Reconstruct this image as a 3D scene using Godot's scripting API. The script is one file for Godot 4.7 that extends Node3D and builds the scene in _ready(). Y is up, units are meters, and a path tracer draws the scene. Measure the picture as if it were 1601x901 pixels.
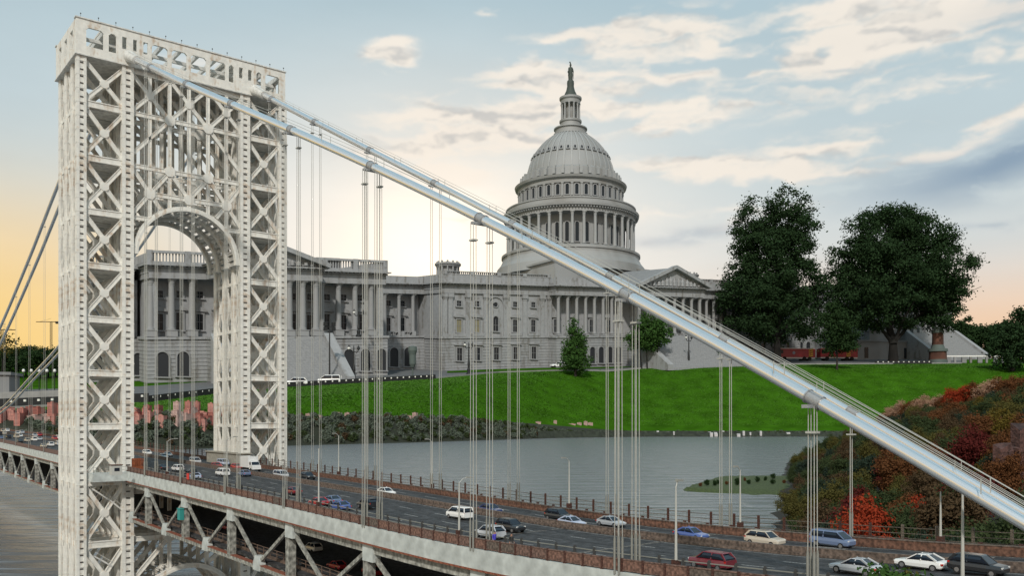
extends Node3D
# A suspension bridge over a river, a domed parliament on the hill behind it.
# y is up, metres. The water lies at y = 0.

const EXPOSURE := 1.2
const SKY_GAIN := 1.0 / EXPOSURE           # the sky is set in the brightness the picture shows
const EYE := 46.0                       # height of the camera over the water
const BRIDGE_TURN := 0.680678           # 39 degrees: bridge axes (x across the deck, -z along it) in the world
const UX := Vector3(-0.62932, 0, -0.777146)
const VX := Vector3(0.777146, 0, -0.62932)
const K := 15.0                         # the hill and all that stands on it, per drawing unit
const CAP := Vector3(-221.0, 196.0, -2700.0)
const CAP_TURN := 0.570155
const GS := 0.0574                      # grade of the hill along the building
const GD := -0.0895                     # grade of the hill across it

var M := {}
var TEX := {}
var used := {}
var rng := RandomNumberGenerator.new()


# ---------------------------------------------------------------- mesh builder
class MB:
	var v := PackedVector3Array()
	var n := PackedVector3Array()
	var c := PackedColorArray()
	var col := Color(1, 1, 1)
	var use_col := false

	func tri(a: Vector3, b: Vector3, d: Vector3, nn: Vector3) -> void:
		v.push_back(a)
		if (b - a).cross(d - a).dot(nn) > 0.0:
			v.push_back(d); v.push_back(b)
		else:
			v.push_back(b); v.push_back(d)
		n.push_back(nn); n.push_back(nn); n.push_back(nn)
		if use_col:
			c.push_back(col); c.push_back(col); c.push_back(col)

	func tri3(a: Vector3, b: Vector3, d: Vector3, na: Vector3, nb: Vector3, nd: Vector3) -> void:
		v.push_back(a); n.push_back(na)
		if (b - a).cross(d - a).dot(na + nb + nd) > 0.0:
			v.push_back(d); v.push_back(b); n.push_back(nd); n.push_back(nb)
		else:
			v.push_back(b); v.push_back(d); n.push_back(nb); n.push_back(nd)
		if use_col:
			c.push_back(col); c.push_back(col); c.push_back(col)

	func quad(a: Vector3, b: Vector3, d: Vector3, e: Vector3, away: Vector3) -> void:
		var nn := (b - a).cross(d - a)
		if nn.length_squared() < 1e-14:
			nn = (d - a).cross(e - a)
		nn = nn.normalized()
		if nn.dot(away) < 0.0:
			nn = -nn
		tri(a, b, d, nn)
		tri(a, d, e, nn)

	# eight corners: bottom ring 0..3, top ring 4..7
	func hexa(p: Array) -> void:
		var m := Vector3.ZERO
		for q in p:
			m += q
		m /= 8.0
		for f in [[0, 1, 2, 3], [4, 5, 6, 7], [0, 1, 5, 4], [1, 2, 6, 5], [2, 3, 7, 6], [3, 0, 4, 7]]:
			quad(p[f[0]], p[f[1]], p[f[2]], p[f[3]], (p[f[0]] + p[f[1]] + p[f[2]] + p[f[3]]) * 0.25 - m)

	func box(a: Vector3, b: Vector3) -> void:
		hexa([Vector3(a.x, a.y, a.z), Vector3(b.x, a.y, a.z), Vector3(b.x, a.y, b.z), Vector3(a.x, a.y, b.z),
			Vector3(a.x, b.y, a.z), Vector3(b.x, b.y, a.z), Vector3(b.x, b.y, b.z), Vector3(a.x, b.y, b.z)])

	# bar of w (along side) by h (along up) between two points
	func bar(a: Vector3, b: Vector3, w: float, h: float, up := Vector3.UP) -> void:
		var d := (b - a).normalized()
		var s := d.cross(up)
		if s.length() < 1e-4:
			s = d.cross(Vector3.RIGHT)
		s = s.normalized() * w * 0.5
		var t := s.cross(d).normalized() * h * 0.5
		hexa([a - s - t, a + s - t, b + s - t, b - s - t, a - s + t, a + s + t, b + s + t, b - s + t])

	func tube(a: Vector3, b: Vector3, r0: float, r1: float, k := 8, caps := true) -> void:
		var d := (b - a).normalized()
		var s := d.cross(Vector3.UP if absf(d.y) < 0.9 else Vector3.RIGHT).normalized()
		var t := s.cross(d)
		for i in k:
			var x := TAU * i / k
			var y := TAU * (i + 1) / k
			var p := s * cos(x) + t * sin(x)
			var q := s * cos(y) + t * sin(y)
			tri3(a + p * r0, a + q * r0, b + q * r1, p, q, q)
			tri3(a + p * r0, b + q * r1, b + p * r1, p, q, p)
			if caps:
				tri(a, a + p * r0, a + q * r0, -d)
				tri(b, b + p * r1, b + q * r1, d)

	func path(pts: Array, r: float, k := 10, rr := []) -> void:
		var rings := []
		for i in pts.size():
			var d: Vector3 = (pts[mini(i + 1, pts.size() - 1)] - pts[maxi(i - 1, 0)]).normalized()
			var s := d.cross(Vector3.UP).normalized()
			var t := s.cross(d)
			var ring := []
			for j in k + 1:
				ring.push_back(s * cos(TAU * j / k) + t * sin(TAU * j / k))
			rings.push_back(ring)
		for i in pts.size() - 1:
			var a: Vector3 = pts[i]
			var b: Vector3 = pts[i + 1]
			var r2 := r
			if rr.size():
				r = rr[i]
				r2 = rr[i + 1]
			for j in k:
				var p: Vector3 = rings[i][j]
				var q: Vector3 = rings[i][j + 1]
				var p2: Vector3 = rings[i + 1][j]
				var q2: Vector3 = rings[i + 1][j + 1]
				tri3(a + p * r, a + q * r, b + q2 * r2, p, q, q2)
				tri3(a + p * r, b + q2 * r2, b + p2 * r2, p, q2, p2)

	# profile of (radius, height) turned about y; smooth = rounded profile
	func lathe(pr: Array, k := 24, smooth := false, at := Vector3.ZERO, sc := 1.0) -> void:
		var m := pr.size()
		var nr := []
		for i in m - 1:
			var e: Vector2 = pr[i + 1] - pr[i]
			nr.push_back(Vector2(e.y, -e.x).normalized())
		for i in m - 1:
			var na: Vector2 = nr[i]
			var nb: Vector2 = nr[i]
			if smooth:
				if i > 0:
					na = (nr[i] + nr[i - 1]).normalized()
				if i < m - 2:
					nb = (nr[i] + nr[i + 1]).normalized()
			var a: Vector2 = pr[i]
			var b: Vector2 = pr[i + 1]
			for j in k:
				var x := TAU * j / k
				var y := TAU * (j + 1) / k
				var cx := Vector3(cos(x), 0, sin(x))
				var cy := Vector3(cos(y), 0, sin(y))
				var p := at + (cx * a.x + Vector3(0, a.y, 0)) * sc
				var q := at + (cy * a.x + Vector3(0, a.y, 0)) * sc
				var p2 := at + (cx * b.x + Vector3(0, b.y, 0)) * sc
				var q2 := at + (cy * b.x + Vector3(0, b.y, 0)) * sc
				var u := Vector3(0, 1, 0)
				if a.x > 1e-5:
					tri3(p, q, q2, cx * na.x + u * na.y, cy * na.x + u * na.y, cy * nb.x + u * nb.y)
				if b.x > 1e-5:
					tri3(p, q2, p2, cx * na.x + u * na.y, cy * nb.x + u * nb.y, cx * nb.x + u * nb.y)

	# outline in x, y extruded from z0 to z1
	func prism(poly: PackedVector2Array, z0: float, z1: float) -> void:
		var id := Geometry2D.triangulate_polygon(poly)
		for i in range(0, id.size(), 3):
			var a := poly[id[i]]
			var b := poly[id[i + 1]]
			var d := poly[id[i + 2]]
			tri(Vector3(a.x, a.y, z1), Vector3(b.x, b.y, z1), Vector3(d.x, d.y, z1), Vector3(0, 0, 1))
			tri(Vector3(a.x, a.y, z0), Vector3(b.x, b.y, z0), Vector3(d.x, d.y, z0), Vector3(0, 0, -1))
		var ccw := not Geometry2D.is_polygon_clockwise(poly)
		for i in poly.size():
			var a := poly[i]
			var b := poly[(i + 1) % poly.size()]
			var e := b - a
			var nn := Vector3(e.y, -e.x, 0) * (1.0 if ccw else -1.0)
			quad(Vector3(a.x, a.y, z0), Vector3(b.x, b.y, z0), Vector3(b.x, b.y, z1), Vector3(a.x, a.y, z1), nn)

	func mesh() -> ArrayMesh:
		var a := []
		a.resize(Mesh.ARRAY_MAX)
		a[Mesh.ARRAY_VERTEX] = v
		a[Mesh.ARRAY_NORMAL] = n
		if use_col:
			a[Mesh.ARRAY_COLOR] = c
		var m := ArrayMesh.new()
		m.add_surface_from_arrays(Mesh.PRIMITIVE_TRIANGLES, a)
		return m


# ---------------------------------------------------------------- scene helpers
func numbered(called: String) -> String:
	if not used.has(called):
		used[called] = 0
		return called
	used[called] += 1
	return "%s_%03d" % [called, used[called]]

func tag(o: Node, label: String, category := "", group := "", kind := "") -> void:
	if label: o.set_meta("label", label)
	if category: o.set_meta("category", category)
	if group: o.set_meta("group", group)
	if kind: o.set_meta("kind", kind)

func thing(called: String, label: String, category: String, at: Vector3, turn := 0.0, group := "") -> Node3D:
	var o := Node3D.new()
	o.name = numbered(called)
	add_child(o)
	o.position = at
	o.rotation.y = turn
	tag(o, label, category, group)
	return o

func part(parent: Node, called: String, m: Mesh, mat: Material, at := Transform3D.IDENTITY) -> MeshInstance3D:
	var o := MeshInstance3D.new()
	o.name = called
	o.mesh = m
	o.material_override = mat
	o.transform = at
	parent.add_child(o, true)
	return o

func single(called: String, m: Mesh, mat: Material, at: Vector3, turn: float, label: String, category: String, group := "") -> MeshInstance3D:
	var o := part(self, numbered(called), m, mat)
	o.position = at
	o.rotation.y = turn
	tag(o, label, category, group)
	return o

func ground(called: String, m: Mesh, mat: Material, at := Vector3.ZERO, turn := 0.0) -> MeshInstance3D:
	var o := part(self, called, m, mat)
	o.position = at
	o.rotation.y = turn
	o.set_meta("kind", "structure")
	return o

func copy(o: Node3D, called: String) -> Node3D:
	var d: Node3D = o.duplicate()
	d.name = numbered(called)
	add_child(d)
	return d

func xf(at: Vector3, turn := 0.0, sc := Vector3.ONE) -> Transform3D:
	return Transform3D(Basis(Vector3.UP, turn).scaled_local(sc), at)

# a point of the bridge: v across, u along the deck, h over the camera's level
func BP(v: float, u: float, h: float) -> Vector3:
	return VX * v + UX * u + Vector3(0, EYE + h, 0)

const DECK := [[-60.0, -10.2], [-24.0, -10.6], [20.0, -11.4], [36.0, -12.3], [56.0, -13.1], [80.0, -13.4], [128.0, -12.5], [197.0, -11.4], [267.0, -10.1], [362.0, -8.5], [500.0, -6.6], [760.0, -4.0], [800.0, -3.6]]

func deck_h(u: float) -> float:
	return _along(DECK, u)

# ---------------------------------------------------------------- materials
func noise_tex(key: String, freq: float, oct: int, lo: float, hi: float, seed: int, size := 256, stretch := Vector2.ONE, gamma := 1.0) -> ImageTexture:
	var fn := FastNoiseLite.new()
	fn.seed = seed
	fn.frequency = freq
	fn.noise_type = FastNoiseLite.TYPE_SIMPLEX_SMOOTH
	fn.fractal_octaves = oct
	var im := fn.get_seamless_image(int(size / stretch.x), int(size / stretch.y))
	im.convert(Image.FORMAT_RGB8)
	if stretch != Vector2.ONE:
		im.resize(size, size, Image.INTERPOLATE_CUBIC)
	for y in size:
		for x in size:
			var g := lerpf(lo, hi, pow(im.get_pixel(x, y).r, gamma))
			im.set_pixel(x, y, Color(g, g, g))
	var t := ImageTexture.create_from_image(im)
	TEX[key] = t
	return t

# paint or stone with sparse run stains of another tint
func stain_tex(key: String, tint: Color, seed: int, much: float) -> void:
	var fn := FastNoiseLite.new()
	fn.seed = seed
	fn.frequency = 0.02
	fn.noise_type = FastNoiseLite.TYPE_SIMPLEX_SMOOTH
	fn.fractal_octaves = 5
	var runs := fn.get_seamless_image(512, 64)
	runs.resize(512, 512, Image.INTERPOLATE_CUBIC)
	fn.seed = seed + 1
	fn.frequency = 0.03
	var spots := fn.get_seamless_image(512, 512)
	runs.convert(Image.FORMAT_RGB8)
	for y in 512:
		for x in 512:
			var a := runs.get_pixel(x, y).r
			var b := spots.get_pixel(x, y).r
			var k := smoothstep(0.52, 0.86, a * 0.6 + b * 0.45) * much
			var g := 0.88 + 0.12 * b
			runs.set_pixel(x, y, Color(g, g, g).lerp(tint, k))
	TEX[key] = ImageTexture.create_from_image(runs)

func bump_tex(key: String, freq: float, oct: int, strength: float, seed: int, stretch := Vector2.ONE) -> void:
	var fn := FastNoiseLite.new()
	fn.seed = seed
	fn.frequency = freq
	fn.noise_type = FastNoiseLite.TYPE_SIMPLEX_SMOOTH
	fn.fractal_octaves = oct
	var im := fn.get_seamless_image(int(256 / stretch.x), int(256 / stretch.y))
	if stretch != Vector2.ONE:
		im.resize(256, 256, Image.INTERPOLATE_CUBIC)
	im.convert(Image.FORMAT_RGB8)
	im.bump_map_to_normal_map(strength)
	TEX[key] = ImageTexture.create_from_image(im)

# base colour in linear light
func mat(key: String, r: float, g: float, b: float, rough := 0.7, tex := "", metres := 4.0, metal := 0.0, bump := "", world := false, bs := 1.0) -> StandardMaterial3D:
	var m := StandardMaterial3D.new()
	m.albedo_color = Color(r, g, b).linear_to_srgb()
	m.roughness = rough
	m.metallic = metal
	if tex:
		m.albedo_texture = TEX[tex]
	if bump:
		m.normal_enabled = true
		m.normal_texture = TEX[bump]
		m.normal_scale = bs
	if tex or bump:
		m.uv1_triplanar = true
		m.uv1_world_triplanar = world
		m.uv1_scale = Vector3.ONE / metres
	M[key] = m
	return m

func make_materials() -> void:
	noise_tex("grime", 0.012, 5, 0.78, 1.0, 11)
	noise_tex("fine", 0.05, 4, 0.8, 1.0, 12)
	noise_tex("streak", 0.02, 4, 0.86, 1.0, 13, 256, Vector2(1, 8))
	noise_tex("stone", 0.012, 3, 0.86, 1.0, 14, 512)
	noise_tex("grass", 0.05, 5, 0.35, 1.0, 15, 512)
	noise_tex("weather", 0.016, 6, 0.80, 1.0, 19, 512, Vector2(1, 4), 0.7)
	stain_tex("rust_runs", Color(0.66, 0.54, 0.44), 41, 0.55)
	stain_tex("soot_runs", Color(0.62, 0.59, 0.55), 43, 0.6)
	noise_tex("turf", 0.012, 5, 0.66, 1.0, 18, 512)
	noise_tex("rust", 0.02, 5, 0.45, 1.0, 16)
	noise_tex("wave", 0.016, 4, 0.93, 1.0, 17, 512, Vector2(8, 1))
	bump_tex("bumps", 0.04, 4, 4.0, 21)
	bump_tex("ripple", 0.02, 4, 3.0, 22, Vector2(6, 1))
	# bridge
	mat("steel", 0.84, 0.825, 0.77, 0.55, "rust_runs", 26.0)
	mat("steel_plain", 0.80, 0.79, 0.75, 0.5, "grime", 5.0)
	mat("slot", 0.06, 0.055, 0.05, 0.9)
	mat("girder", 0.62, 0.66, 0.64, 0.45, "grime", 7.0)
	mat("truss", 0.52, 0.52, 0.47, 0.55, "rust", 5.0)
	mat("truss_rust", 0.24, 0.16, 0.12, 0.85, "rust", 3.0)
	mat("rust_edge", 0.42, 0.13, 0.07, 0.85, "rust", 2.0)
	mat("cable", 0.84, 0.85, 0.87, 0.24, "", 3.0, 0.8)
	mat("band", 0.42, 0.43, 0.44, 0.45, "fine", 2.0, 0.3)
	mat("oil_track", 0.045, 0.046, 0.05, 0.75, "rust", 4.0)
	mat("rope", 0.52, 0.52, 0.48, 0.5, "fine", 2.0)
	mat("asphalt", 0.075, 0.077, 0.082, 0.8, "rust", 9.0, 0.0, "bumps")
	mat("lane_paint", 0.55, 0.55, 0.53, 0.7, "rust", 1.5)
	mat("barrier", 0.25, 0.185, 0.15, 0.9, "rust", 3.0)
	mat("barrier_red", 0.27, 0.135, 0.09, 0.9, "rust", 3.0)
	mat("panel_a", 0.33, 0.18, 0.135, 0.85, "rust", 2.5)
	mat("panel_b", 0.29, 0.175, 0.14, 0.85, "rust", 2.5)
	mat("panel_c", 0.22, 0.17, 0.14, 0.85, "rust", 2.5)
	mat("post_rust", 0.13, 0.05, 0.035, 0.8, "rust", 1.0)
	mat("post_dark", 0.05, 0.05, 0.05, 0.7)
	mat("fence_paint", 0.22, 0.18, 0.14, 0.7, "rust", 1.0)
	mat("rail_grey", 0.30, 0.30, 0.27, 0.6, "fine", 1.0)
	mat("walkway", 0.25, 0.23, 0.2, 0.9, "rust", 3.0)
	mat("concrete", 0.36, 0.34, 0.29, 0.9, "stone", 6.0)
	mat("lamp_paint", 0.45, 0.45, 0.42, 0.5)
	mat("sign_red", 0.6, 0.03, 0.025, 0.5)
	mat("orange_mesh", 0.45, 0.12, 0.04, 0.8, "rust", 1.0)
	mat("teal", 0.03, 0.26, 0.24, 0.7)
	# cars
	mat("glass", 0.015, 0.02, 0.03, 0.08)
	mat("tyre", 0.015, 0.015, 0.015, 0.9)
	mat("rim", 0.5, 0.5, 0.52, 0.35, "", 1.0, 0.8)
	mat("headlight", 0.75, 0.75, 0.72, 0.15)
	mat("taillight", 0.5, 0.015, 0.01, 0.25)
	for a in [["white", 0.78, 0.78, 0.77], ["silver", 0.50, 0.52, 0.55], ["black", 0.018, 0.02, 0.024], ["red", 0.42, 0.025, 0.03], ["maroon", 0.16, 0.02, 0.03], ["blue", 0.07, 0.12, 0.34], ["steelblue", 0.13, 0.18, 0.30], ["paleblue", 0.42, 0.48, 0.62], ["navy", 0.025, 0.04, 0.13], ["beige", 0.52, 0.46, 0.38], ["grey", 0.18, 0.19, 0.2]]:
		var m := mat("car_" + a[0], a[1], a[2], a[3], 0.35)
		m.clearcoat_enabled = true
		m.clearcoat = 0.7
		m.clearcoat_roughness = 0.08
	# land and water
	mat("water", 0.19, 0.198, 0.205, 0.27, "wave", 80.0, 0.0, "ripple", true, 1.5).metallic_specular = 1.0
	mat("lawn", 0.05, 0.148, 0.008, 0.95, "turf", 500.0, 0.0, "", true)
	M.lawn.metallic_specular = 0.05
	mat("blade_light", 0.066, 0.185, 0.012, 0.9)
	mat("blade_dark", 0.046, 0.135, 0.009, 0.9)
	mat("bank", 0.045, 0.055, 0.03, 0.95, "grass", 60.0, 0.0, "", true)
	mat("forest_floor", 0.04, 0.035, 0.022, 0.95, "grass", 15.0, 0.0, "", true)
	mat("paving", 0.13, 0.132, 0.135, 0.9, "stone", 200.0, 0.0, "", true)
	mat("paving_pale", 0.30, 0.30, 0.29, 0.9, "stone", 120.0, 0.0, "", true)
	mat("rock", 0.20, 0.10, 0.085, 0.95, "rust", 8.0, 0.0, "bumps", true, 1.5)
	mat("spit", 0.12, 0.17, 0.05, 0.95, "grass", 40.0, 0.0, "", true)
	mat("spit_earth", 0.22, 0.17, 0.13, 0.95, "grass", 20.0, 0.0, "", true)
	mat("far_wood", 0.06, 0.075, 0.05, 1.0, "grass", 300.0, 0.0, "", true)
	mat("far_hill", 0.06, 0.075, 0.045, 1.0)
	for a in [["brick_pink", 0.52, 0.21, 0.17], ["brick_rose", 0.62, 0.30, 0.25], ["brick_dark", 0.40, 0.14, 0.11], ["brick_pale", 0.60, 0.42, 0.37], ["far_white", 0.62, 0.60, 0.60]]:
		mat(a[0], a[1], a[2], a[3], 0.9, "grime", 60.0)
	mat("far_window", 0.12, 0.06, 0.06, 0.3)
	# the domed building
	mat("marble", 0.345, 0.355, 0.365, 0.75, "soot_runs", 240.0)
	mat("marble_wall", 0.345, 0.355, 0.365, 0.8, "soot_runs", 300.0)
	mat("marble_joint", 0.24, 0.245, 0.25, 0.85, "stone", 90.0)
	mat("dome_paint", 0.35, 0.36, 0.36, 0.6, "soot_runs", 200.0)
	mat("dome_rib", 0.37, 0.38, 0.38, 0.6, "stone", 90.0)
	mat("bronze", 0.055, 0.07, 0.06, 0.7, "stone", 20.0)
	mat("pane", 0.02, 0.025, 0.03, 0.12)
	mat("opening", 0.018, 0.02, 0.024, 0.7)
	M.pane.metallic_specular = 0.3
	mat("pane_shade", 0.22, 0.20, 0.12, 0.5)
	mat("roof_slate", 0.25, 0.255, 0.26, 0.8, "stone", 120.0)
	mat("steps", 0.315, 0.325, 0.335, 0.85, "stone", 60.0)
	mat("lamp_iron", 0.012, 0.013, 0.014, 0.6)
	mat("lamp_globe", 0.72, 0.72, 0.68, 0.3)
	mat("truck_red", 0.36, 0.012, 0.02, 0.35)
	mat("stripe_yellow", 0.65, 0.45, 0.02, 0.5)
	mat("brick_tower", 0.18, 0.075, 0.05, 0.9, "rust", 30.0)
	mat("green_stone", 0.10, 0.13, 0.12, 0.8, "stone", 30.0)
	mat("flag_cloth", 0.06, 0.07, 0.05, 0.9)
	mat("skin", 0.42, 0.24, 0.17, 0.6)
	# leaves and bark
	for a in [["leaf_deep", 0.022, 0.042, 0.018], ["leaf_dark", 0.022, 0.042, 0.016], ["leaf_fresh", 0.040, 0.085, 0.022], ["leaf_green", 0.042, 0.058, 0.025], ["leaf_olive", 0.078, 0.07, 0.022], ["leaf_gold", 0.11, 0.08, 0.018], ["leaf_rust", 0.115, 0.05, 0.022], ["leaf_red", 0.26, 0.04, 0.018], ["leaf_crimson", 0.085, 0.018, 0.016], ["leaf_brown", 0.072, 0.048, 0.027], ["leaf_pale", 0.34, 0.21, 0.145], ["leaf_haze", 0.10, 0.12, 0.092], ["leaf_spruce", 0.026, 0.04, 0.028]]:
		var m := mat(a[0], a[1], a[2], a[3], 1.0)
		m.metallic_specular = 0.1
		m.backlight_enabled = true
		m.backlight = Color(a[1] * 0.5, a[2] * 0.5, a[3] * 0.4).linear_to_srgb()
	mat("bark", 0.05, 0.04, 0.032, 0.95, "rust", 2.0)
	mat("bark_dark", 0.02, 0.018, 0.016, 0.95, "rust", 20.0)


# ---------------------------------------------------------------- sky
func blob(x: float, y: float, cx: float, cy: float, rx: float, ry: float, rot: float) -> float:
	var dx := x - cx
	var dy := y - cy
	var c := cos(rot)
	var s := sin(rot)
	var a := (dx * c + dy * s) / rx
	var b := (-dx * s + dy * c) / ry
	var q := a * a + b * b
	return exp(-q * 1.4)

var n1 := FastNoiseLite.new()
var n2 := FastNoiseLite.new()
var n3 := FastNoiseLite.new()
# cloud banks: azimuth and elevation in degrees (0 = straight down the view), half sizes, tilt, strength
const BANKS := [[2.0, 20.0, 9.5, 2.6, 0.30, 1.15], [-3.5, 18.0, 6.5, 1.8, 0.12, 1.0], [7.5, 22.6, 6.5, 2.2, 0.1, 1.0], [11.0, 19.2, 6.0, 1.0, 0.05, 0.75], [-7.6, 22.8, 1.9, 1.0, 0.2, 0.9], [-1.0, 25.6, 1.0, 0.5, 0.0, 0.7],
	[25.0, 23.6, 10.0, 2.8, 0.25, 1.2], [19.0, 21.6, 4.5, 0.9, 0.15, 0.8], [31.0, 26.0, 8.0, 2.4, 0.1, 0.9], [29.0, 19.5, 5.0, 0.9, 0.35, 0.55], [23.0, 17.3, 12.0, 2.0, 0.45, 0.62], [13.0, 15.6, 6.5, 1.0, -0.08, 0.8], [-6.0, 15.6, 6.0, 0.9, 0.1, 0.7], [-20.0, 21.0, 4.0, 0.7, 0.1, 0.35], [15.0, 12.4, 6.0, 0.55, 0.12, 0.5], [3.0, 13.5, 10.0, 1.2, 0.0, 0.5], [27.5, 15.9, 7.0, 0.5, 0.22, 0.9]]
const DARKS := [[30.0, 14.6, 8.5, 1.5, 0.16, 1.0], [12.0, 11.9, 5.0, 0.5, 0.10, 0.45], [29.0, 11.4, 4.0, 0.35, 0.05, 0.4], [24.5, 14.2, 6.0, 0.4, 0.22, 0.3], [33.0, 22.0, 8.0, 0.8, 0.0, 0.25]]

func sky_color(az: float, el: float, fine: bool) -> Color:
	# az, el in degrees; colours are linear light
	var sun_az := -5.0
	var da := absf(wrapf(az - sun_az, -180.0, 180.0))
	var e := maxf(el, 0.0)
	# the air: blue aloft, pale lower, warm at the horizon away from the sun
	var aloft := Color(0.30, 0.475, 0.575)
	var mid := Color(0.58, 0.67, 0.695)
	var low := Color(0.74, 0.72, 0.68)
	var left := 1.0 - smoothstep(-20.0, 20.0, az)
	var warm := Color(0.90, 0.60, 0.38).lerp(Color(0.98, 0.65, 0.20), left)
	var t1 := smoothstep(12.0, 36.0, e)
	var c := low.lerp(mid, smoothstep(5.0, 17.0, e)).lerp(aloft, t1)
	var side := smoothstep(9.0, 24.0, da)
	c = c.lerp(warm, side * (1.0 - smoothstep(4.0, lerpf(11.0, 19.0, left), e)) * 0.95)
	c = c.lerp(Color(0.50, 0.60, 0.64), side * smoothstep(10.0, 17.0, e) * (1.0 - t1) * 0.35)
	# glow of the sun behind the roofs
	var g := exp(-(da * da) / 230.0 - (e - 10.0) * (e - 10.0) / 95.0)
	c = c.lerp(Color(1.02, 0.93, 0.82), clampf(g * 1.1, 0.0, 1.0))
	var g2 := exp(-(da * da) / 26.0 - (e - 10.5) * (e - 10.5) / 14.0)
	c += Color(0.42, 0.32, 0.18) * g2
	# clouds
	var far := wrapf(az, -180.0, 180.0)
	var x := far + n3.get_noise_2d(az * 3.0, el * 7.0) * 1.6
	var y := el + n3.get_noise_2d(az * 3.0 + 91.0, el * 7.0 + 33.0) * 0.7
	var m := 0.0
	var dk := 0.0
	if absf(far) < 50.0:
		for b in BANKS:
			m = maxf(m, blob(x, y, b[0], b[1], b[2] * 1.3, b[3] * 1.35, b[4]) * b[5])
		for b in DARKS:
			dk = maxf(dk, blob(x, y, b[0], b[1], b[2], b[3], b[4]) * b[5])
	var away := smoothstep(38.0, 60.0, absf(far))
	var wx := az * 1.35 + n3.get_noise_2d(az * 6.0 + 11.0, el * 14.0) * 5.0
	var wy := el * 8.5 + n3.get_noise_2d(az * 6.0 + 57.0, el * 14.0 + 9.0) * 6.0
	var w := n1.get_noise_2d(wx, wy) * 0.62 + 0.5
	m = lerpf(m, smoothstep(0.45, 0.75, n3.get_noise_2d(az * 0.9 + 300.0, el * 3.2) * 0.5 + 0.5) * smoothstep(4.0, 14.0, e) * (1.0 - smoothstep(35.0, 70.0, e)), away)
	var d := smoothstep(0.16, 0.84, m * 0.85 + (w - 0.5) * 1.8 * clampf(m * 2.0, 0.0, 1.0))
	var lit := n2.get_noise_2d(wx * 1.3 + 40.0, wy * 1.3) * 0.6 + 0.5
	var bright := Color(0.99, 0.885, 0.765)
	var grey := Color(0.60, 0.575, 0.545)
	var cc := grey.lerp(bright, smoothstep(0.30, 0.60, lit + 0.12))
	c = c.lerp(cc, d * 0.8)
	c = c.lerp(Color(0.26, 0.355, 0.46), dk * smoothstep(0.1, 0.6, w + dk * 0.5 - 0.15) * 0.95)
	# thin veil that keeps the open air from being one clean ramp
	c *= 1.0 + 0.05 * n1.get_noise_2d(az * 0.8 + 500.0, el * 2.6)
	return Color(c.r, c.g, c.b)

func make_sky() -> Sky:
	for a in [[n1, 0.055, 6, 31], [n2, 0.05, 5, 32], [n3, 0.03, 4, 33]]:
		a[0].noise_type = FastNoiseLite.TYPE_SIMPLEX_SMOOTH
		a[0].frequency = a[1]
		a[0].fractal_octaves = a[2]
		a[0].seed = a[3]
	n1.fractal_gain = 0.56
	n2.fractal_gain = 0.56
	var w := 512
	var im := Image.create(w, w / 2, false, Image.FORMAT_RGBF)
	for j in w / 2:
		var el := 90.0 - 180.0 * (j + 0.5) / (w / 2)
		for i in w:
			var az := wrapf(360.0 * (i + 0.5) / w, -180.0, 180.0)
			var c := sky_color(az, el, false)
			if el < 0.0:
				c = c.lerp(Color(0.28, 0.29, 0.29), smoothstep(0.0, 12.0, -el))
			im.set_pixel(i, j, c * SKY_GAIN)
	var W := 4096
	im.resize(W, W / 2, Image.INTERPOLATE_BILINEAR)
	for j in range(int((90.0 - 32.0) / 180.0 * W / 2), int((90.0 - 2.0) / 180.0 * W / 2)):
		var el := 90.0 - 180.0 * (j + 0.5) / (W / 2)
		for q in range(-int(W / 9.0), int(W / 9.0)):
			var i := posmod(q, W)
			var az := 360.0 * (q + 0.5) / W
			im.set_pixel(i, j, sky_color(az, el, true) * SKY_GAIN)
	var s := PanoramaSkyMaterial.new()
	s.panorama = ImageTexture.create_from_image(im)
	s.filter = true
	var k := Sky.new()
	k.sky_material = s
	return k

func setup() -> void:
	var cam := Camera3D.new()
	cam.name = "camera"
	add_child(cam)
	cam.position = Vector3(0, EYE, 0)
	cam.projection = Camera3D.PROJECTION_FRUSTUM
	cam.near = 1.0
	cam.far = 30000.0
	cam.size = 901.0 / 1350.0
	cam.frustum_offset = Vector2(0, (655.0 - 450.5) / 1350.0)
	cam.current = true
	var env := Environment.new()
	env.background_mode = Environment.BG_SKY
	env.sky = make_sky()
	env.tonemap_mode = Environment.TONE_MAPPER_LINEAR
	env.tonemap_exposure = EXPOSURE
	env.sdfgi_enabled = true
	env.ssao_enabled = true
	env.ssil_enabled = true
	var we := WorldEnvironment.new()
	we.name = "world_environment"
	we.environment = env
	add_child(we)
	var sun := DirectionalLight3D.new()
	sun.name = "sun"
	sun.light_energy = 0.72
	sun.light_color = Color(1.0, 0.975, 0.935)
	sun.light_angular_distance = 3.0
	sun.shadow_enabled = true
	add_child(sun)
	sun.look_at_from_position(Vector3(-0.10, 0.62, 0.80) * 100.0, Vector3.ZERO)


# ---------------------------------------------------------------- land and water
const SHORE := [[-4000.0, 1300.0], [-722.0, 1225.0], [-525.0, 1250.0], [-384.0, 1479.0], [-187.0, 1678.0], [107.0, 2070.0], [328.0, 2218.0], [4500.0, 2240.0]]

func shore(x: float) -> float:
	for i in SHORE.size() - 1:
		if x <= SHORE[i + 1][0]:
			return lerpf(SHORE[i][1], SHORE[i + 1][1], clampf((x - SHORE[i][0]) / (SHORE[i + 1][0] - SHORE[i][0]), 0, 1))
	return 2240.0

func hill_plane(z: float) -> float:
	var d := -z
	var h := 196.0 + 0.1063 * (d - 2700.0)
	var top := 196.0 + 0.1063 * 1200.0
	return h if d < 3900.0 else top - (d - 3900.0) * 0.02

func bank_top(x: float) -> float:
	return lerpf(47.0, 25.0, smoothstep(-350.0, 350.0, x))

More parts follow.
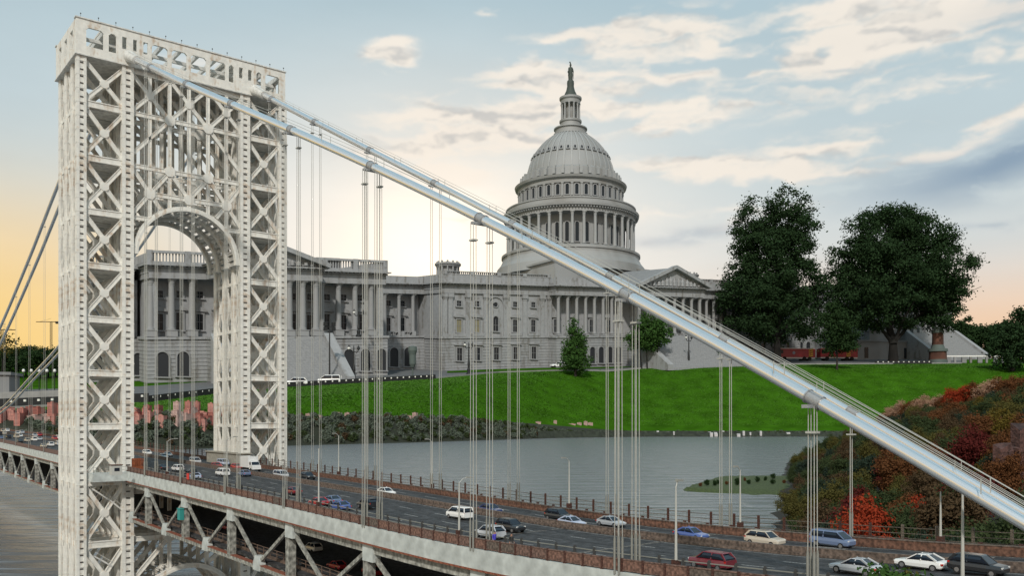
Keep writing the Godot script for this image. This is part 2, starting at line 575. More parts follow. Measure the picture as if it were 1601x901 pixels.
func hill(x: float, z: float) -> float:
	var e := -z - shore(x)
	if e < 0.0:
		return maxf(e * 0.2, -4.0)
	var b := bank_top(x)
	if e < 100.0:
		return b * smoothstep(-40.0, 100.0, e) - b * smoothstep(-40.0, 100.0, 0.0) * (1.0 - e / 100.0)
	var a := b + (e - 100.0) * 0.36
	var p := hill_plane(z)
	var k := 20.0
	var t := clampf(0.5 + 0.5 * (p - a) / k, 0.0, 1.0)
	return lerpf(p, a, t) - k * t * (1.0 - t)

# the turf dips under the earth of the wooded bank
func turf_h(x: float, z: float) -> float:
	var w := lerpf(105.0, 40.0, smoothstep(-100.0, 350.0, x))
	var e := -z - shore(x)
	return hill(x, z) - 8.0 * (1.0 - smoothstep(w - 45.0, w - 8.0, e))

# wooded cliff on the right bank
func cliff_r(x: float, z: float) -> float:
	return (x - 121.0) * 0.95 + (z + 388.0) * 0.31

func cliff(x: float, z: float) -> float:
	var r := cliff_r(x, z)
	r += 6.0 * n3.get_noise_2d(x * 1.2, z * 1.2)
	if r < 0.0:
		return maxf(r * 0.4, -3.0)
	return 62.0 * (1.0 - exp(-r * 0.0125)) + 2.0 * n1.get_noise_2d(x * 0.8, z * 0.8)

func grid(f: Callable, xs: Array, zs: Array) -> ArrayMesh:
	var st := SurfaceTool.new()
	st.begin(Mesh.PRIMITIVE_TRIANGLES)
	st.set_smooth_group(0)
	for z in zs:
		for x in xs:
			st.add_vertex(Vector3(x, f.call(x, z), z))
	var w := xs.size()
	for j in zs.size() - 1:
		for i in w - 1:
			var a := j * w + i
			for q in [a, a + w, a + 1, a + 1, a + w, a + w + 1]:
				st.add_index(q)
	st.generate_normals()
	return st.commit()

func steps_range(a: float, b: float, s: float) -> Array:
	var r := []
	var n := int(ceil(absf(b - a) / s))
	for i in n + 1:
		r.push_back(lerpf(a, b, float(i) / n))
	return r

# strip of the hill between two lines of (x, depth) points, lifted over it
func hill_strip(a: Array, b: Array, lift: float, rows: int) -> ArrayMesh:
	var st := SurfaceTool.new()
	st.begin(Mesh.PRIMITIVE_TRIANGLES)
	st.set_smooth_group(0)
	var n := a.size()
	for j in rows + 1:
		for i in n:
			var p: Vector2 = a[i].lerp(b[i], float(j) / rows)
			st.add_vertex(Vector3(p.x, hill(p.x, -p.y) + lift, -p.y))
	for j in rows:
		for i in n - 1:
			var q := j * n + i
			for k in [q, q + 1, q + n, q + 1, q + n + 1, q + n]:
				st.add_index(k)
	st.generate_normals()
	return st.commit()

func dense(pts: Array, per: int) -> Array:
	var r := []
	for i in pts.size() - 1:
		for k in per:
			r.push_back(pts[i].lerp(pts[i + 1], float(k) / per))
	r.push_back(pts[-1])
	return r

# a place on the hill: a = sideways share (x over depth), d = depth in drawing units
func site(a: float, d: float) -> Vector3:
	var x := a * d * K
	return Vector3(x, hill(x, -d * K), -d * K)

func make_land() -> void:
	var st := MB.new()
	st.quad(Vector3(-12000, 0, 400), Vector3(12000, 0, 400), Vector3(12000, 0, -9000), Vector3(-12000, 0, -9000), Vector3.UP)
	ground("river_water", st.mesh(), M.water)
	var zs := steps_range(-1150, -3000, 26) + steps_range(-3050, -7000, 260)
	ground("hill_lawn", grid(turf_h, steps_range(-4000, -1600, 200) + steps_range(-1560, 2400, 38) + steps_range(2500, 4500, 250), zs), M.lawn)
	ground("cliff_ground", grid(cliff, steps_range(-60, 620, 12), steps_range(60, -900, 14)), M.forest_floor)
	# paving in front of the domed building, from the lawn's edge inwards
	var le := []
	var ri := []
	for q in [[-0.70, 92.0, 122.0], [-0.593, 96.0, 124.0], [-0.43, 105.8, 132.0], [-0.341, 119.0, 145.0], [-0.26, 131.9, 172.0], [-0.089, 153.0, 196.0], [-0.015, 173.0, 205.0], [0.148, 191.0, 222.0], [0.296, 209.0, 240.0], [0.52, 216.0, 250.0]]:
		le.push_back(Vector2(q[0] * q[1] * K, q[1] * K))
		ri.push_back(Vector2(q[0] * q[2] * K, q[2] * K))
	ground("pavement", hill_strip(dense(le, 8), dense(ri, 8), 0.8, 8), M.paving)
	# kerb stones along the lawn's edge
	var kb := MB.new()
	var kp := dense(le, 8)
	for i in kp.size() - 1:
		var a := Vector3(kp[i].x, hill(kp[i].x, -kp[i].y) + 1.6, -kp[i].y)
		var b := Vector3(kp[i + 1].x, hill(kp[i + 1].x, -kp[i + 1].y) + 1.6, -kp[i + 1].y)
		kb.bar(a, b, 5.0, 4.0)
	ground("kerb", kb.mesh(), M.paving_pale)
	# a narrow lawn below the windowed wing
	le = []
	ri = []
	for q in [[-0.075, 170.0, 176.0], [-0.03, 174.5, 183.5], [0.03, 180.5, 190.0], [0.085, 187.0, 193.0], [0.14, 194.0, 197.0]]:
		le.push_back(Vector2(q[0] * q[1] * K, q[1] * K))
		ri.push_back(Vector2(q[0] * q[2] * K, q[2] * K))
	ground("grass_verge", hill_strip(dense(le, 5), dense(ri, 5), 1.8, 4), M.lawn)
	# wooded foot of the far bank: earth under the trees
	le = []
	ri = []
	for x in steps_range(-2200, 1700, 60):
		var s := shore(x)
		le.push_back(Vector2(x, s - 22.0))
		ri.push_back(Vector2(x, s + lerpf(105.0, 40.0, smoothstep(-100.0, 350.0, x))))
	ground("bank_earth", hill_strip(le, ri, 2.2, 30), M.bank)
	# distant blue shore
	var ms := MB.new()
	var fn := FastNoiseLite.new()
	fn.seed = 5
	fn.frequency = 0.006
	var px := 60.0
	while px < 1500.0:
		var h0 := 12.0 + 5.0 * fn.get_noise_1d(px) + 4.0 * smoothstep(600.0, 150.0, px)
		var h1 := 12.0 + 5.0 * fn.get_noise_1d(px + 20.0) + 4.0 * smoothstep(600.0, 150.0, px + 20.0)
		var z0 := -shore(px) + 8.0
		var z1 := -shore(px + 20.0) + 8.0
		ms.quad(Vector3(px, -1, z0 + 8), Vector3(px + 20, -1, z1 + 8), Vector3(px + 20, h1, z1 - 8), Vector3(px, h0, z0 - 8), Vector3(0, 0.2, 1))
		ms.quad(Vector3(px, h0, z0 - 8), Vector3(px + 20, h1, z1 - 8), Vector3(px + 20, h1 * 0.8, z1 - 45), Vector3(px, h0 * 0.8, z0 - 45), Vector3(0, 1, 0.1))
		px += 20.0
	ground("far_shore_ground", ms.mesh(), M.far_wood)
	# the green spit in the river
	var spit := func(x: float, z: float) -> float:
		var t := clampf((x - 111.0) / 55.0, 0.0, 1.0)
		var mid := -552.0 - 46.0 * t
		var hw := 84.0 * pow(t, 0.8) + 22.0 * n3.get_noise_2d(x * 1.4, z * 0.5) * t + 5.0 * n1.get_noise_2d(x, z)
		var q := 1.0 - absf(z - mid) / maxf(hw, 0.5)
		return clampf(q * 9.0, -2.0, 2.2) + (0.6 * n1.get_noise_2d(x * 3.0, z * 3.0) if q > 0.2 else 0.0)
	ground("grassy_spit", grid(spit, steps_range(108, 330, 4), steps_range(-490, -710, 4)), M.spit)
	var sp2 := MB.new()
	sp2.path([Vector3(230, 2.0, -622), Vector3(245, 2.2, -616), Vector3(262, 2.6, -612), Vector3(285, 3.0, -618), Vector3(310, 3.2, -628)], 3.0, 8)
	var o := ground("dirt_path", sp2.mesh(), M.spit_earth)
	o.scale.y = 0.5
	o.position.y = 1.6
	# low hills behind everything on the left
	ms = MB.new()
	for i in 14:
		var xa := -5200.0 + i * 330.0
		var ha := 420.0 + 60.0 * sin(i * 1.3) + 40.0 * sin(i * 0.55)
		var hb := 420.0 + 60.0 * sin((i + 1) * 1.3) + 40.0 * sin((i + 1) * 0.55)
		ms.quad(Vector3(xa, 100, -6900), Vector3(xa + 330, 100, -6900), Vector3(xa + 330, hb, -7000), Vector3(xa, ha, -7000), Vector3(0, 0.3, 1))
		ms.quad(Vector3(xa, ha, -7000), Vector3(xa + 330, hb, -7000), Vector3(xa + 330, 100, -7300), Vector3(xa, 100, -7300), Vector3(0, 1, 0))
	ground("distant_hills", ms.mesh(), M.far_hill)


# ---------------------------------------------------------------- bridge tower
const LEVELS := [77.0, 67.2, 55.7, 44.3, 32.8, 21.3, 9.8, -1.65, -13.6, -27.0, -40.5]
const PLANES := [8.75, 2.92, -2.92, -8.75]

func octagon(r: float, cut: float) -> PackedVector2Array:
	return PackedVector2Array([Vector2(-r, -cut), Vector2(-cut, -r), Vector2(cut, -r), Vector2(r, -cut), Vector2(r, cut), Vector2(cut, r), Vector2(-cut, r), Vector2(-r, cut)])

func plate_bar(a: Vector2, b: Vector2, w: float, t: float) -> ArrayMesh:
	# a built-up bar in the x, y plane: web with two proud edge angles
	var m := MB.new()
	var A := Vector3(a.x, a.y, 0)
	var B := Vector3(b.x, b.y, 0)
	var s := Vector3(-(b - a).y, (b - a).x, 0).normalized()
	m.bar(A, B, w * 0.96, t * 0.6, Vector3(0, 0, 1))
	m.bar(A + s * w * 0.41, B + s * w * 0.41, w * 0.18, t, Vector3(0, 0, 1))
	m.bar(A - s * w * 0.41, B - s * w * 0.41, w * 0.18, t, Vector3(0, 0, 1))
	return m.mesh()

func column_mesh(w: float, h0: float, h1: float) -> ArrayMesh:
	var m := MB.new()
	m.box(Vector3(-w * 0.44, h0, -0.7), Vector3(w * 0.44, h1, 0.7))
	for s in [-1.0, 1.0]:
		m.box(Vector3(s * w * 0.5 - s * w * 0.3, h0, -0.8), Vector3(s * w * 0.5, h1, 0.8))
	var y := h0 + 2.0
	while y < h1:
		m.box(Vector3(-w * 0.53, y, -0.83), Vector3(w * 0.53, y + 0.16, 0.83))
		y += 2.9
	return m.mesh()

func slots_mesh(w: float, h0: float, h1: float) -> ArrayMesh:
	var m := MB.new()
	var y := h0 + 1.0
	while y < h1:
		for z in [0.71, -0.81]:
			m.box(Vector3(-w * 0.17, y, z), Vector3(w * 0.17, y + 0.24, z + 0.1))
		y += 1.45
	return m.mesh()

func make_tower() -> void:
	var t := thing("bridge_tower", "tall pale steel lattice suspension bridge tower with arched portal", "bridge tower", BP(67.0, 208.75, -EYE), BRIDGE_TURN)
	var L := func(v: float, h: float, z: float) -> Vector3: return Vector3(v - 67.0, h + EYE, z)
	var legs := [[44.3, 53.6], [79.9, 89.4]]
	var widths := [1.9, 2.4]
	for k in 2:
		var cm := column_mesh(widths[k], -2.0, 123.4)
		var sm := slots_mesh(widths[k], 0.0, 122.0)
		var thin := column_mesh(1.25, -2.0, 123.4)
		for li in 2:
			var v: float = legs[li][k if li == 0 else 1 - k]
			for z in PLANES:
				var c := part(t, "column", cm if z > 8.0 else thin, M.steel, xf(Vector3(v - 67.0, 0, z)))
				if z > 8.0: part(c, "lacing_slots", sm, M.slot).set_meta("kind", "stuff")
	var gus := MB.new()
	gus.prism(octagon(0.88, 0.4), -0.36, 0.36)
	var gm := gus.mesh()
	var gus2 := MB.new()
	gus2.prism(octagon(1.15, 0.5), -0.4, 0.4)
	var gm2 := gus2.mesh()
	for li in 2:
		var a: float = legs[li][0] + 0.5 - 67.0
		var b: float = legs[li][1] - 0.5 - 67.0
		for i in LEVELS.size() - 1:
			var hi: float = LEVELS[i] + EYE
			var lo: float = LEVELS[i + 1] + EYE
			var d1 := plate_bar(Vector2(a, lo + 0.4), Vector2(b, hi - 0.4), 0.88, 0.55)
			var d2 := plate_bar(Vector2(a, hi - 0.4), Vector2(b, lo + 0.4), 0.88, 0.5)
			var sb := MB.new()
			sb.box(Vector3(a, lo - 0.6, -0.3), Vector3(b, lo + 0.6, 0.3))
			sb.box(Vector3(a, lo - 0.72, -0.45), Vector3(b, lo - 0.5, 0.45))
			sb.box(Vector3(a, lo + 0.5, -0.45), Vector3(b, lo + 0.72, 0.45))
			var sm2 := sb.mesh()
			# corner plates where bars meet the columns
			var cp := MB.new()
			cp.prism(PackedVector2Array([Vector2(a, lo - 2.2), Vector2(a + 1.5, lo - 0.5), Vector2(a + 1.5, lo + 0.5), Vector2(a, lo + 2.2)]), -0.34, 0.34)
			var cpm := cp.mesh()
			cp = MB.new()
			cp.prism(PackedVector2Array([Vector2(b, lo - 2.2), Vector2(b - 1.5, lo - 0.5), Vector2(b - 1.5, lo + 0.5), Vector2(b, lo + 2.2)]), -0.34, 0.34)
			var cpm2 := cp.mesh()
			for z in PLANES:
				part(t, "diagonal_brace", d1, M.steel, xf(Vector3(0, 0, z)))
				part(t, "diagonal_brace", d2, M.steel, xf(Vector3(0, 0, z)))
				part(t, "gusset_plate", gm, M.steel, xf(Vector3((a + b) * 0.5, (hi + lo) * 0.5, z)))
				part(t, "strut", sm2, M.steel, xf(Vector3(0, 0, z)))
				part(t, "corner_plate", cpm, M.steel, xf(Vector3(0, 0, z)))
				part(t, "corner_plate", cpm2, M.steel, xf(Vector3(0, 0, z)))
			# level beams between planes, seen from below; all bays filled to shut light out
			for q in [0, 1, 2]:
				var lb := MB.new()
				lb.box(Vector3(a + 0.3, lo - 0.9, PLANES[q + 1] + 0.6), Vector3(b - 0.3, lo - 0.4, PLANES[q] - 0.6))
				part(t, "level_beam", lb.mesh(), M.steel_plain)
	# bracing of the leg sides
	var xb := MB.new()
	for s in [-1.0, 1.0]:
		xb.bar(Vector3(0, 0, -2.2 * s), Vector3(0, 10.0, 2.2 * s), 0.42, 0.42)
		xb.bar(Vector3(0, 3.0, 2.2 * s), Vector3(0, 0, 1.0 * s), 0.3, 0.3)
		xb.bar(Vector3(0, 7.0, 2.2 * s), Vector3(0, 10.0, 1.0 * s), 0.3, 0.3)
	xb.box(Vector3(-0.28, 4.2, -0.9), Vector3(0.28, 5.8, 0.9))
	xb.box(Vector3(-0.25, -0.35, -2.2), Vector3(0.25, 0.35, 2.2))
	var xm := xb.mesh()
	for li in 2:
		for k in 2:
			var v: float = legs[li][k] - 67.0
			for i in LEVELS.size() - 1:
				var hi: float = LEVELS[i] + EYE
				var lo: float = LEVELS[i + 1] + EYE
				for q in 3:
					part(t, "side_brace", xm, M.steel, xf(Vector3(v, lo, (PLANES[q] + PLANES[q + 1]) * 0.5), 0.0, Vector3(1, (hi - lo) / 10.0, 1)))
	# the portal between the legs: arch rib, posts, rails and diagonals, in each plane
	var cx := 66.75 - 67.0
	var cy := 36.3 + EYE
	var bars := []
	var post := []
	for v in [58.35, 62.65, 66.95, 71.3, 75.6]:
		var dx: float = v - 66.75
		post.push_back(plate_bar(Vector2(v - 67.0, cy + sqrt(maxf(144.0 - dx * dx, 0.0)) - 0.3), Vector2(v - 67.0, 77.0 + EYE), 0.75, 0.5))
	for q in [[54.6, 67.2, 79.0, 67.2], [54.6, 55.7, 79.0, 55.7], [58.35, 50.0, 75.6, 50.0], [54.6, 44.3, 58.6, 44.3], [75.2, 44.3, 79.0, 44.3], [54.6, 76.4, 79.0, 76.4]]:
		bars.push_back(["portal_rail", plate_bar(Vector2(q[0] - 67.0, q[1] + EYE), Vector2(q[2] - 67.0, q[3] + EYE), 1.0, 0.6)])
	for q in [[54.4, 67.5, 62.4, 76.0], [54.4, 76.0, 62.4, 67.5], [62.9, 67.5, 71.0, 76.0], [62.9, 76.0, 71.0, 67.5], [71.6, 67.5, 79.4, 76.0], [71.6, 76.0, 79.4, 67.5],
			[62.3, 66.8, 54.8, 58.4], [71.7, 66.8, 79.0, 58.4], [54.6, 55.2, 58.35, 50.0], [58.35, 50.0, 62.5, 55.2], [58.35, 50.0, 54.6, 45.0], [58.35, 50.0, 60.6, 47.0],
			[62.9, 55.2, 66.95, 50.0], [66.95, 50.0, 71.1, 55.2], [71.5, 55.2, 75.6, 50.0], [75.6, 50.0, 79.2, 55.2], [75.6, 50.0, 79.2, 45.0], [75.6, 50.0, 73.2, 46.8]]:
		bars.push_back(["portal_diagonal", plate_bar(Vector2(q[0] - 67.0, q[1] + EYE), Vector2(q[2] - 67.0, q[3] + EYE), 0.85, 0.5)])
	for q in [[54.4, -21.0, 62.6, -26.5], [62.6, -26.5, 71.0, -21.0], [71.0, -21.0, 79.2, -26.5], [54.4, -36.0, 62.6, -26.5], [71.0, -33.5, 79.2, -27.0]]:
		bars.push_back(["portal_diagonal", plate_bar(Vector2(q[0] - 67.0, q[1] + EYE), Vector2(q[2] - 67.0, q[3] + EYE), 0.95, 0.5)])
	for q in [[54.4, -26.5, 79.2, -26.5], [54.4, -16.0, 79.2, -16.0]]:
		bars.push_back(["portal_rail", plate_bar(Vector2(q[0] - 67.0, q[1] + EYE), Vector2(q[2] - 67.0, q[3] + EYE), 1.1, 0.6)])
	for v in [62.6, 71.0]:
		bars.push_back(["portal_post", plate_bar(Vector2(v - 67.0, -35.0 + EYE), Vector2(v - 67.0, -16.0 + EYE), 0.8, 0.5)])
	var ar := MB.new()
	for s in [[12.0, 11.45, 0.45], [11.45, 10.95, 0.62]]:
		for i in 40:
			var x := PI * i / 40.0
			var y := PI * (i + 1) / 40.0
			var pts := []
			for z in [-s[2], s[2]]:
				for q in [[x, s[1]], [y, s[1]], [y, s[0]], [x, s[0]]]:
					pts.push_back(Vector3(cos(q[0]) * q[1], sin(q[0]) * q[1], z))
			ar.hexa(pts)
	var am := ar.mesh()
	var slat := MB.new()
	slat.box(Vector3(-0.34, -0.12, -8.2), Vector3(0.34, 0.12, 8.2))
	slat.box(Vector3(-0.08, -0.12, -8.2), Vector3(0.08, 0.55, 8.2))
	var slm := slat.mesh()
	for z in PLANES:
		for p in post:
			part(t, "portal_post", p, M.steel, xf(Vector3(0, 0, z)))
		for b in bars:
			part(t, b[0], b[1], M.steel, xf(Vector3(0, 0, z)))
		for q in [[58.35, 71.7], [66.95, 71.7], [75.6, 71.7], [62.65, 67.2], [71.3, 67.2], [62.65, 55.7], [71.3, 55.7], [58.35, 50.0], [66.95, 50.0], [75.6, 50.0], [62.6, -26.5], [71.0, -26.5]]:
			part(t, "gusset_plate", gm2 if q[1] < 70.0 else gm, M.steel, xf(Vector3(q[0] - 67.0, q[1] + EYE, z)))
		part(t, "arch_rib", am, M.steel, xf(Vector3(cx, cy, z)))
		part(t, "arch_rib", am, M.steel, xf(Vector3(cx, -45.0 + EYE, z)))
	for yy in [cy, -45.0 + EYE]:
		for i in 27:
			var x := PI * (i + 0.5) / 27.0
			part(t, "arch_slat", slm, M.steel_plain, Transform3D(Basis(Vector3(0, 0, 1), x - PI / 2), Vector3(cx + cos(x) * 11.6, yy + sin(x) * 11.6, 0)))
	# the cap: a pierced box with roof beams
	var cap := MB.new()
	var x0 := 43.2 - 67.0
	var x1 := 89.9 - 67.0
	var y0 := 77.2 + EYE
	var zf := 9.7
	var opens := [[45.16, 48.58], [49.61, 51.17], [52.34, 53.27], [54.59, 55.4], [56.74, 57.69], [58.51, 61.97], [62.82, 66.23], [67.1, 70.61], [71.5, 75.11], [75.87, 77.1], [78.34, 79.27], [80.53, 81.47], [82.59, 83.87], [84.83, 88.42]]
	cap.box(Vector3(x0, y0, -zf), Vector3(x1, y0 + 0.5, zf))
	for s in [-1.0, 1.0]:
		for q in [[0.5, 1.9], [5.9, 7.5]]:
			cap.box(Vector3(x0, y0 + q[0], s * zf - s * 0.5), Vector3(x1, y0 + q[1], s * zf))
		var from := x0
		for o in opens:
			cap.box(Vector3(from, y0 + 1.9, s * zf - s * 0.5), Vector3(o[0] - 67.0, y0 + 5.9, s * zf))
			if o[1] - o[0] < 0.95:
				cap.box(Vector3(o[0] - 67.0, y0 + 1.9, s * zf - s * 0.5), Vector3(o[1] - 67.0, y0 + 3.3, s * zf))
			elif s > 0.0:
				# clipped upper corners of the openings
				for cc in [[o[0] - 67.0, 1.0], [o[1] - 67.0, -1.0]]:
					var pl := PackedVector2Array([Vector2(cc[0], y0 + 5.9), Vector2(cc[0], y0 + 5.4), Vector2(cc[0] + cc[1] * 0.5, y0 + 5.9)])
					cap.prism(pl, zf - 0.5, zf)
			from = o[1] - 67.0
		cap.box(Vector3(from, y0 + 1.9, s * zf - s * 0.5), Vector3(x1, y0 + 5.9, s * zf))
	for s in [x0, x1 - 0.5]:
		for q in [[0.5, 1.9, -zf + 0.5, zf - 0.5], [5.9, 7.5, -zf + 0.5, zf - 0.5], [1.9, 5.9, -zf + 0.5, -6.6], [1.9, 5.9, -4.2, -1.2], [1.9, 5.9, 1.2, 4.2], [1.9, 5.9, 6.6, zf - 0.5]]:
			cap.box(Vector3(s, y0 + q[0], q[2]), Vector3(s + 0.5, y0 + q[1], q[3]))
	part(t, "tower_cap", cap.mesh(), M.steel)
	var fl := MB.new()
	fl.box(Vector3(x0 - 0.25, y0 - 0.25, -zf - 0.25), Vector3(x1 + 0.25, y0 - 0.003, zf + 0.25))
	fl.box(Vector3(x0 - 0.2, y0 + 7.5, -zf - 0.2), Vector3(x1 + 0.2, y0 + 7.75, -zf + 1.2))
	fl.box(Vector3(x0 - 0.2, y0 + 7.5, zf - 1.2), Vector3(x1 + 0.2, y0 + 7.75, zf + 0.2))
	part(t, "cornice_ledge", fl.mesh(), M.steel_plain)
	var rb := MB.new()
	rb.box(Vector3(-0.25, -0.5, -zf + 0.6), Vector3(0.25, 0.5, zf - 0.6))
	var rbm := rb.mesh()
	for i in 12:
		part(t, "roof_beam", rbm, M.steel_plain, xf(Vector3(x0 + 2.0 + i * 3.98, y0 + 6.6, 0)))
	for q in [-4.0, 4.0]:
		var lo := MB.new()
		lo.box(Vector3(x0 + 0.6, y0 + 5.2, q - 0.3), Vector3(x1 - 0.6, y0 + 5.9, q + 0.3))
		part(t, "roof_beam", lo.mesh(), M.steel_plain)
	for s in [[49.0, 58.0], [76.0, 85.5]]:
		var hs := MB.new()
		hs.box(Vector3(s[0] - 67.0, y0 + 7.5, -6.0), Vector3(s[1] - 67.0, y0 + 7.95, 6.0))
		part(t, "saddle_housing", hs.mesh(), M.steel_plain)
	var lm := MB.new()
	lm.tube(Vector3.ZERO, Vector3(0, 0.9, 0), 0.03, 0.03, 5)
	lm.box(Vector3(-0.1, 0.9, -0.1), Vector3(0.1, 1.1, 0.1))
	var lmm := lm.mesh()
	for i in 14:
		part(t, "roof_light", lmm, M.post_dark, xf(Vector3(x0 + 1.0 + i * 3.5, y0 + 7.75, zf - 0.6)))
	# foot of the far leg at deck level
	var ft := MB.new()
	ft.box(Vector3(78.2 - 67.0, -12.9 + EYE, -11.5), Vector3(80.8 - 67.0, -8.4 + EYE, 10.5))
	ft.box(Vector3(77.9 - 67.0, -8.4 + EYE, -11.8), Vector3(81.1 - 67.0, -8.1 + EYE, 10.8))
	part(t, "leg_plinth", ft.mesh(), M.concrete)
	var pier := MB.new()
	for li in 2:
		pier.box(Vector3(legs[li][0] - 70.0, -3.0, -12.0), Vector3(legs[li][1] - 64.0, 1.5, 12.0))
	part(t, "pier", pier.mesh(), M.concrete)
	# service platform round the near leg
	var pf := MB.new()
	var py := deck_h(197.0) + EYE
	pf.box(Vector3(45.6 - 67.0, py - 1.9, 9.6), Vector3(54.2 - 67.0, py - 0.1, 13.2))
	part(t, "service_platform", pf.mesh(), M.girder)
	var pr := MB.new()
	for q in [0.55, 1.15]:
		pr.bar(Vector3(45.7 - 67.0, py + q, 13.1), Vector3(54.2 - 67.0, py + q, 13.1), 0.07, 0.07)
	for i in 7:
		pr.box(Vector3(45.7 - 67.0 + i * 1.4, py - 0.1, 13.05), Vector3(45.78 - 67.0 + i * 1.4, py + 1.2, 13.15))
	part(t, "platform_railing", pr.mesh(), M.rail_grey)
	# stair below the platform
	var sr := MB.new()
	for q in [[46.5, -15.0, 50.0, -17.6], [50.0, -17.6, 52.8, -20.2], [47.0, -29.5, 50.5, -32.0]]:
		for dz in [8.0, 9.2]:
			sr.bar(Vector3(q[0] - 67.0, q[1] + EYE, dz), Vector3(q[2] - 67.0, q[3] + EYE, dz), 0.12, 0.3)
			sr.bar(Vector3(q[0] - 67.0, q[1] + EYE + 1.0, dz), Vector3(q[2] - 67.0, q[3] + EYE + 1.0, dz), 0.07, 0.07)
		for i in 9:
			var p := Vector3(lerpf(q[0], q[2], i / 9.0) - 67.0, lerpf(q[1], q[3], i / 9.0) + EYE, 8.6)
			sr.box(p - Vector3(0.18, 0.03, 0.6), p + Vector3(0.18, 0.03, 0.6))
	part(t, "service_stair", sr.mesh(), M.steel_plain)
	# hut and orange cage on the platform
	var hut := thing("guard_hut", "small white hut with a window on the tower's side platform", "hut", BP(48.2, 188.0, deck_h(197.0) - 0.09), BRIDGE_TURN)
	var hb := MB.new()
	hb.box(Vector3(-1.0, 0, -0.9), Vector3(1.0, 2.0, 0.9))
	part(hut, "wall", hb.mesh(), M.lamp_paint)
	hb = MB.new()
	hb.box(Vector3(-1.15, 2.0, -1.05), Vector3(1.15, 2.15, 1.05))
	part(hut, "roof", hb.mesh(), M.panel_b)
	hb = MB.new()
	hb.box(Vector3(-0.5, 0.8, 0.9), Vector3(0.5, 1.5, 0.93))
	part(hut, "window", hb.mesh(), M.glass)
	var cage := thing("mesh_cage", "orange mesh cage standing where the walkway meets the tower", "cage", BP(53.9, 193.0, deck_h(193.0)), BRIDGE_TURN)
	hb = MB.new()
	for i in 6:
		for j in [0.0, 2.4]:
			hb.box(Vector3(-0.9 + i * 0.34, 0, j - 1.2), Vector3(-0.84 + i * 0.34, 3.0, j - 1.14))
	for i in 8:
		for x in [-0.9, 0.86]:
			hb.box(Vector3(x, 0, -1.2 + i * 0.34), Vector3(x + 0.06, 3.0, -1.14 + i * 0.34))
	part(cage, "bars", hb.mesh(), M.orange_mesh)
	hb = MB.new()
	hb.box(Vector3(-0.92, 0, 1.22), Vector3(0.9, 1.4, 1.28))
	hb.box(Vector3(-0.92, 0, -1.28), Vector3(0.9, 3.0, -1.22))
	part(cage, "panel", hb.mesh(), M.orange_mesh)


# ---------------------------------------------------------------- deck
# a bar of constant section that follows the deck, in deck axes (x = v, y = height over the camera, z = -u)
func sweep(m: MB, v0: float, v1: float, y0: float, y1: float, u0: float, u1: float, step := 6.0) -> void:
	for i in int(ceil((u1 - u0) / step)):
		var a := u0 + i * step
		var b := minf(a + step, u1)
		var ha := deck_h(a)
		var hb := deck_h(b)
		m.hexa([Vector3(v0, ha + y0, -a), Vector3(v1, ha + y0, -a), Vector3(v1, hb + y0, -b), Vector3(v0, hb + y0, -b),
			Vector3(v0, ha + y1, -a), Vector3(v1, ha + y1, -a), Vector3(v1, hb + y1, -b), Vector3(v0, hb + y1, -b)])

func on_deck(v: float, u: float, y := 0.0) -> Vector3:
	return Vector3(v, deck_h(u) + y, -u)

const DECK_AT := Vector3(0, EYE, 0)
const U0 := -24.0
const U1 := 760.0

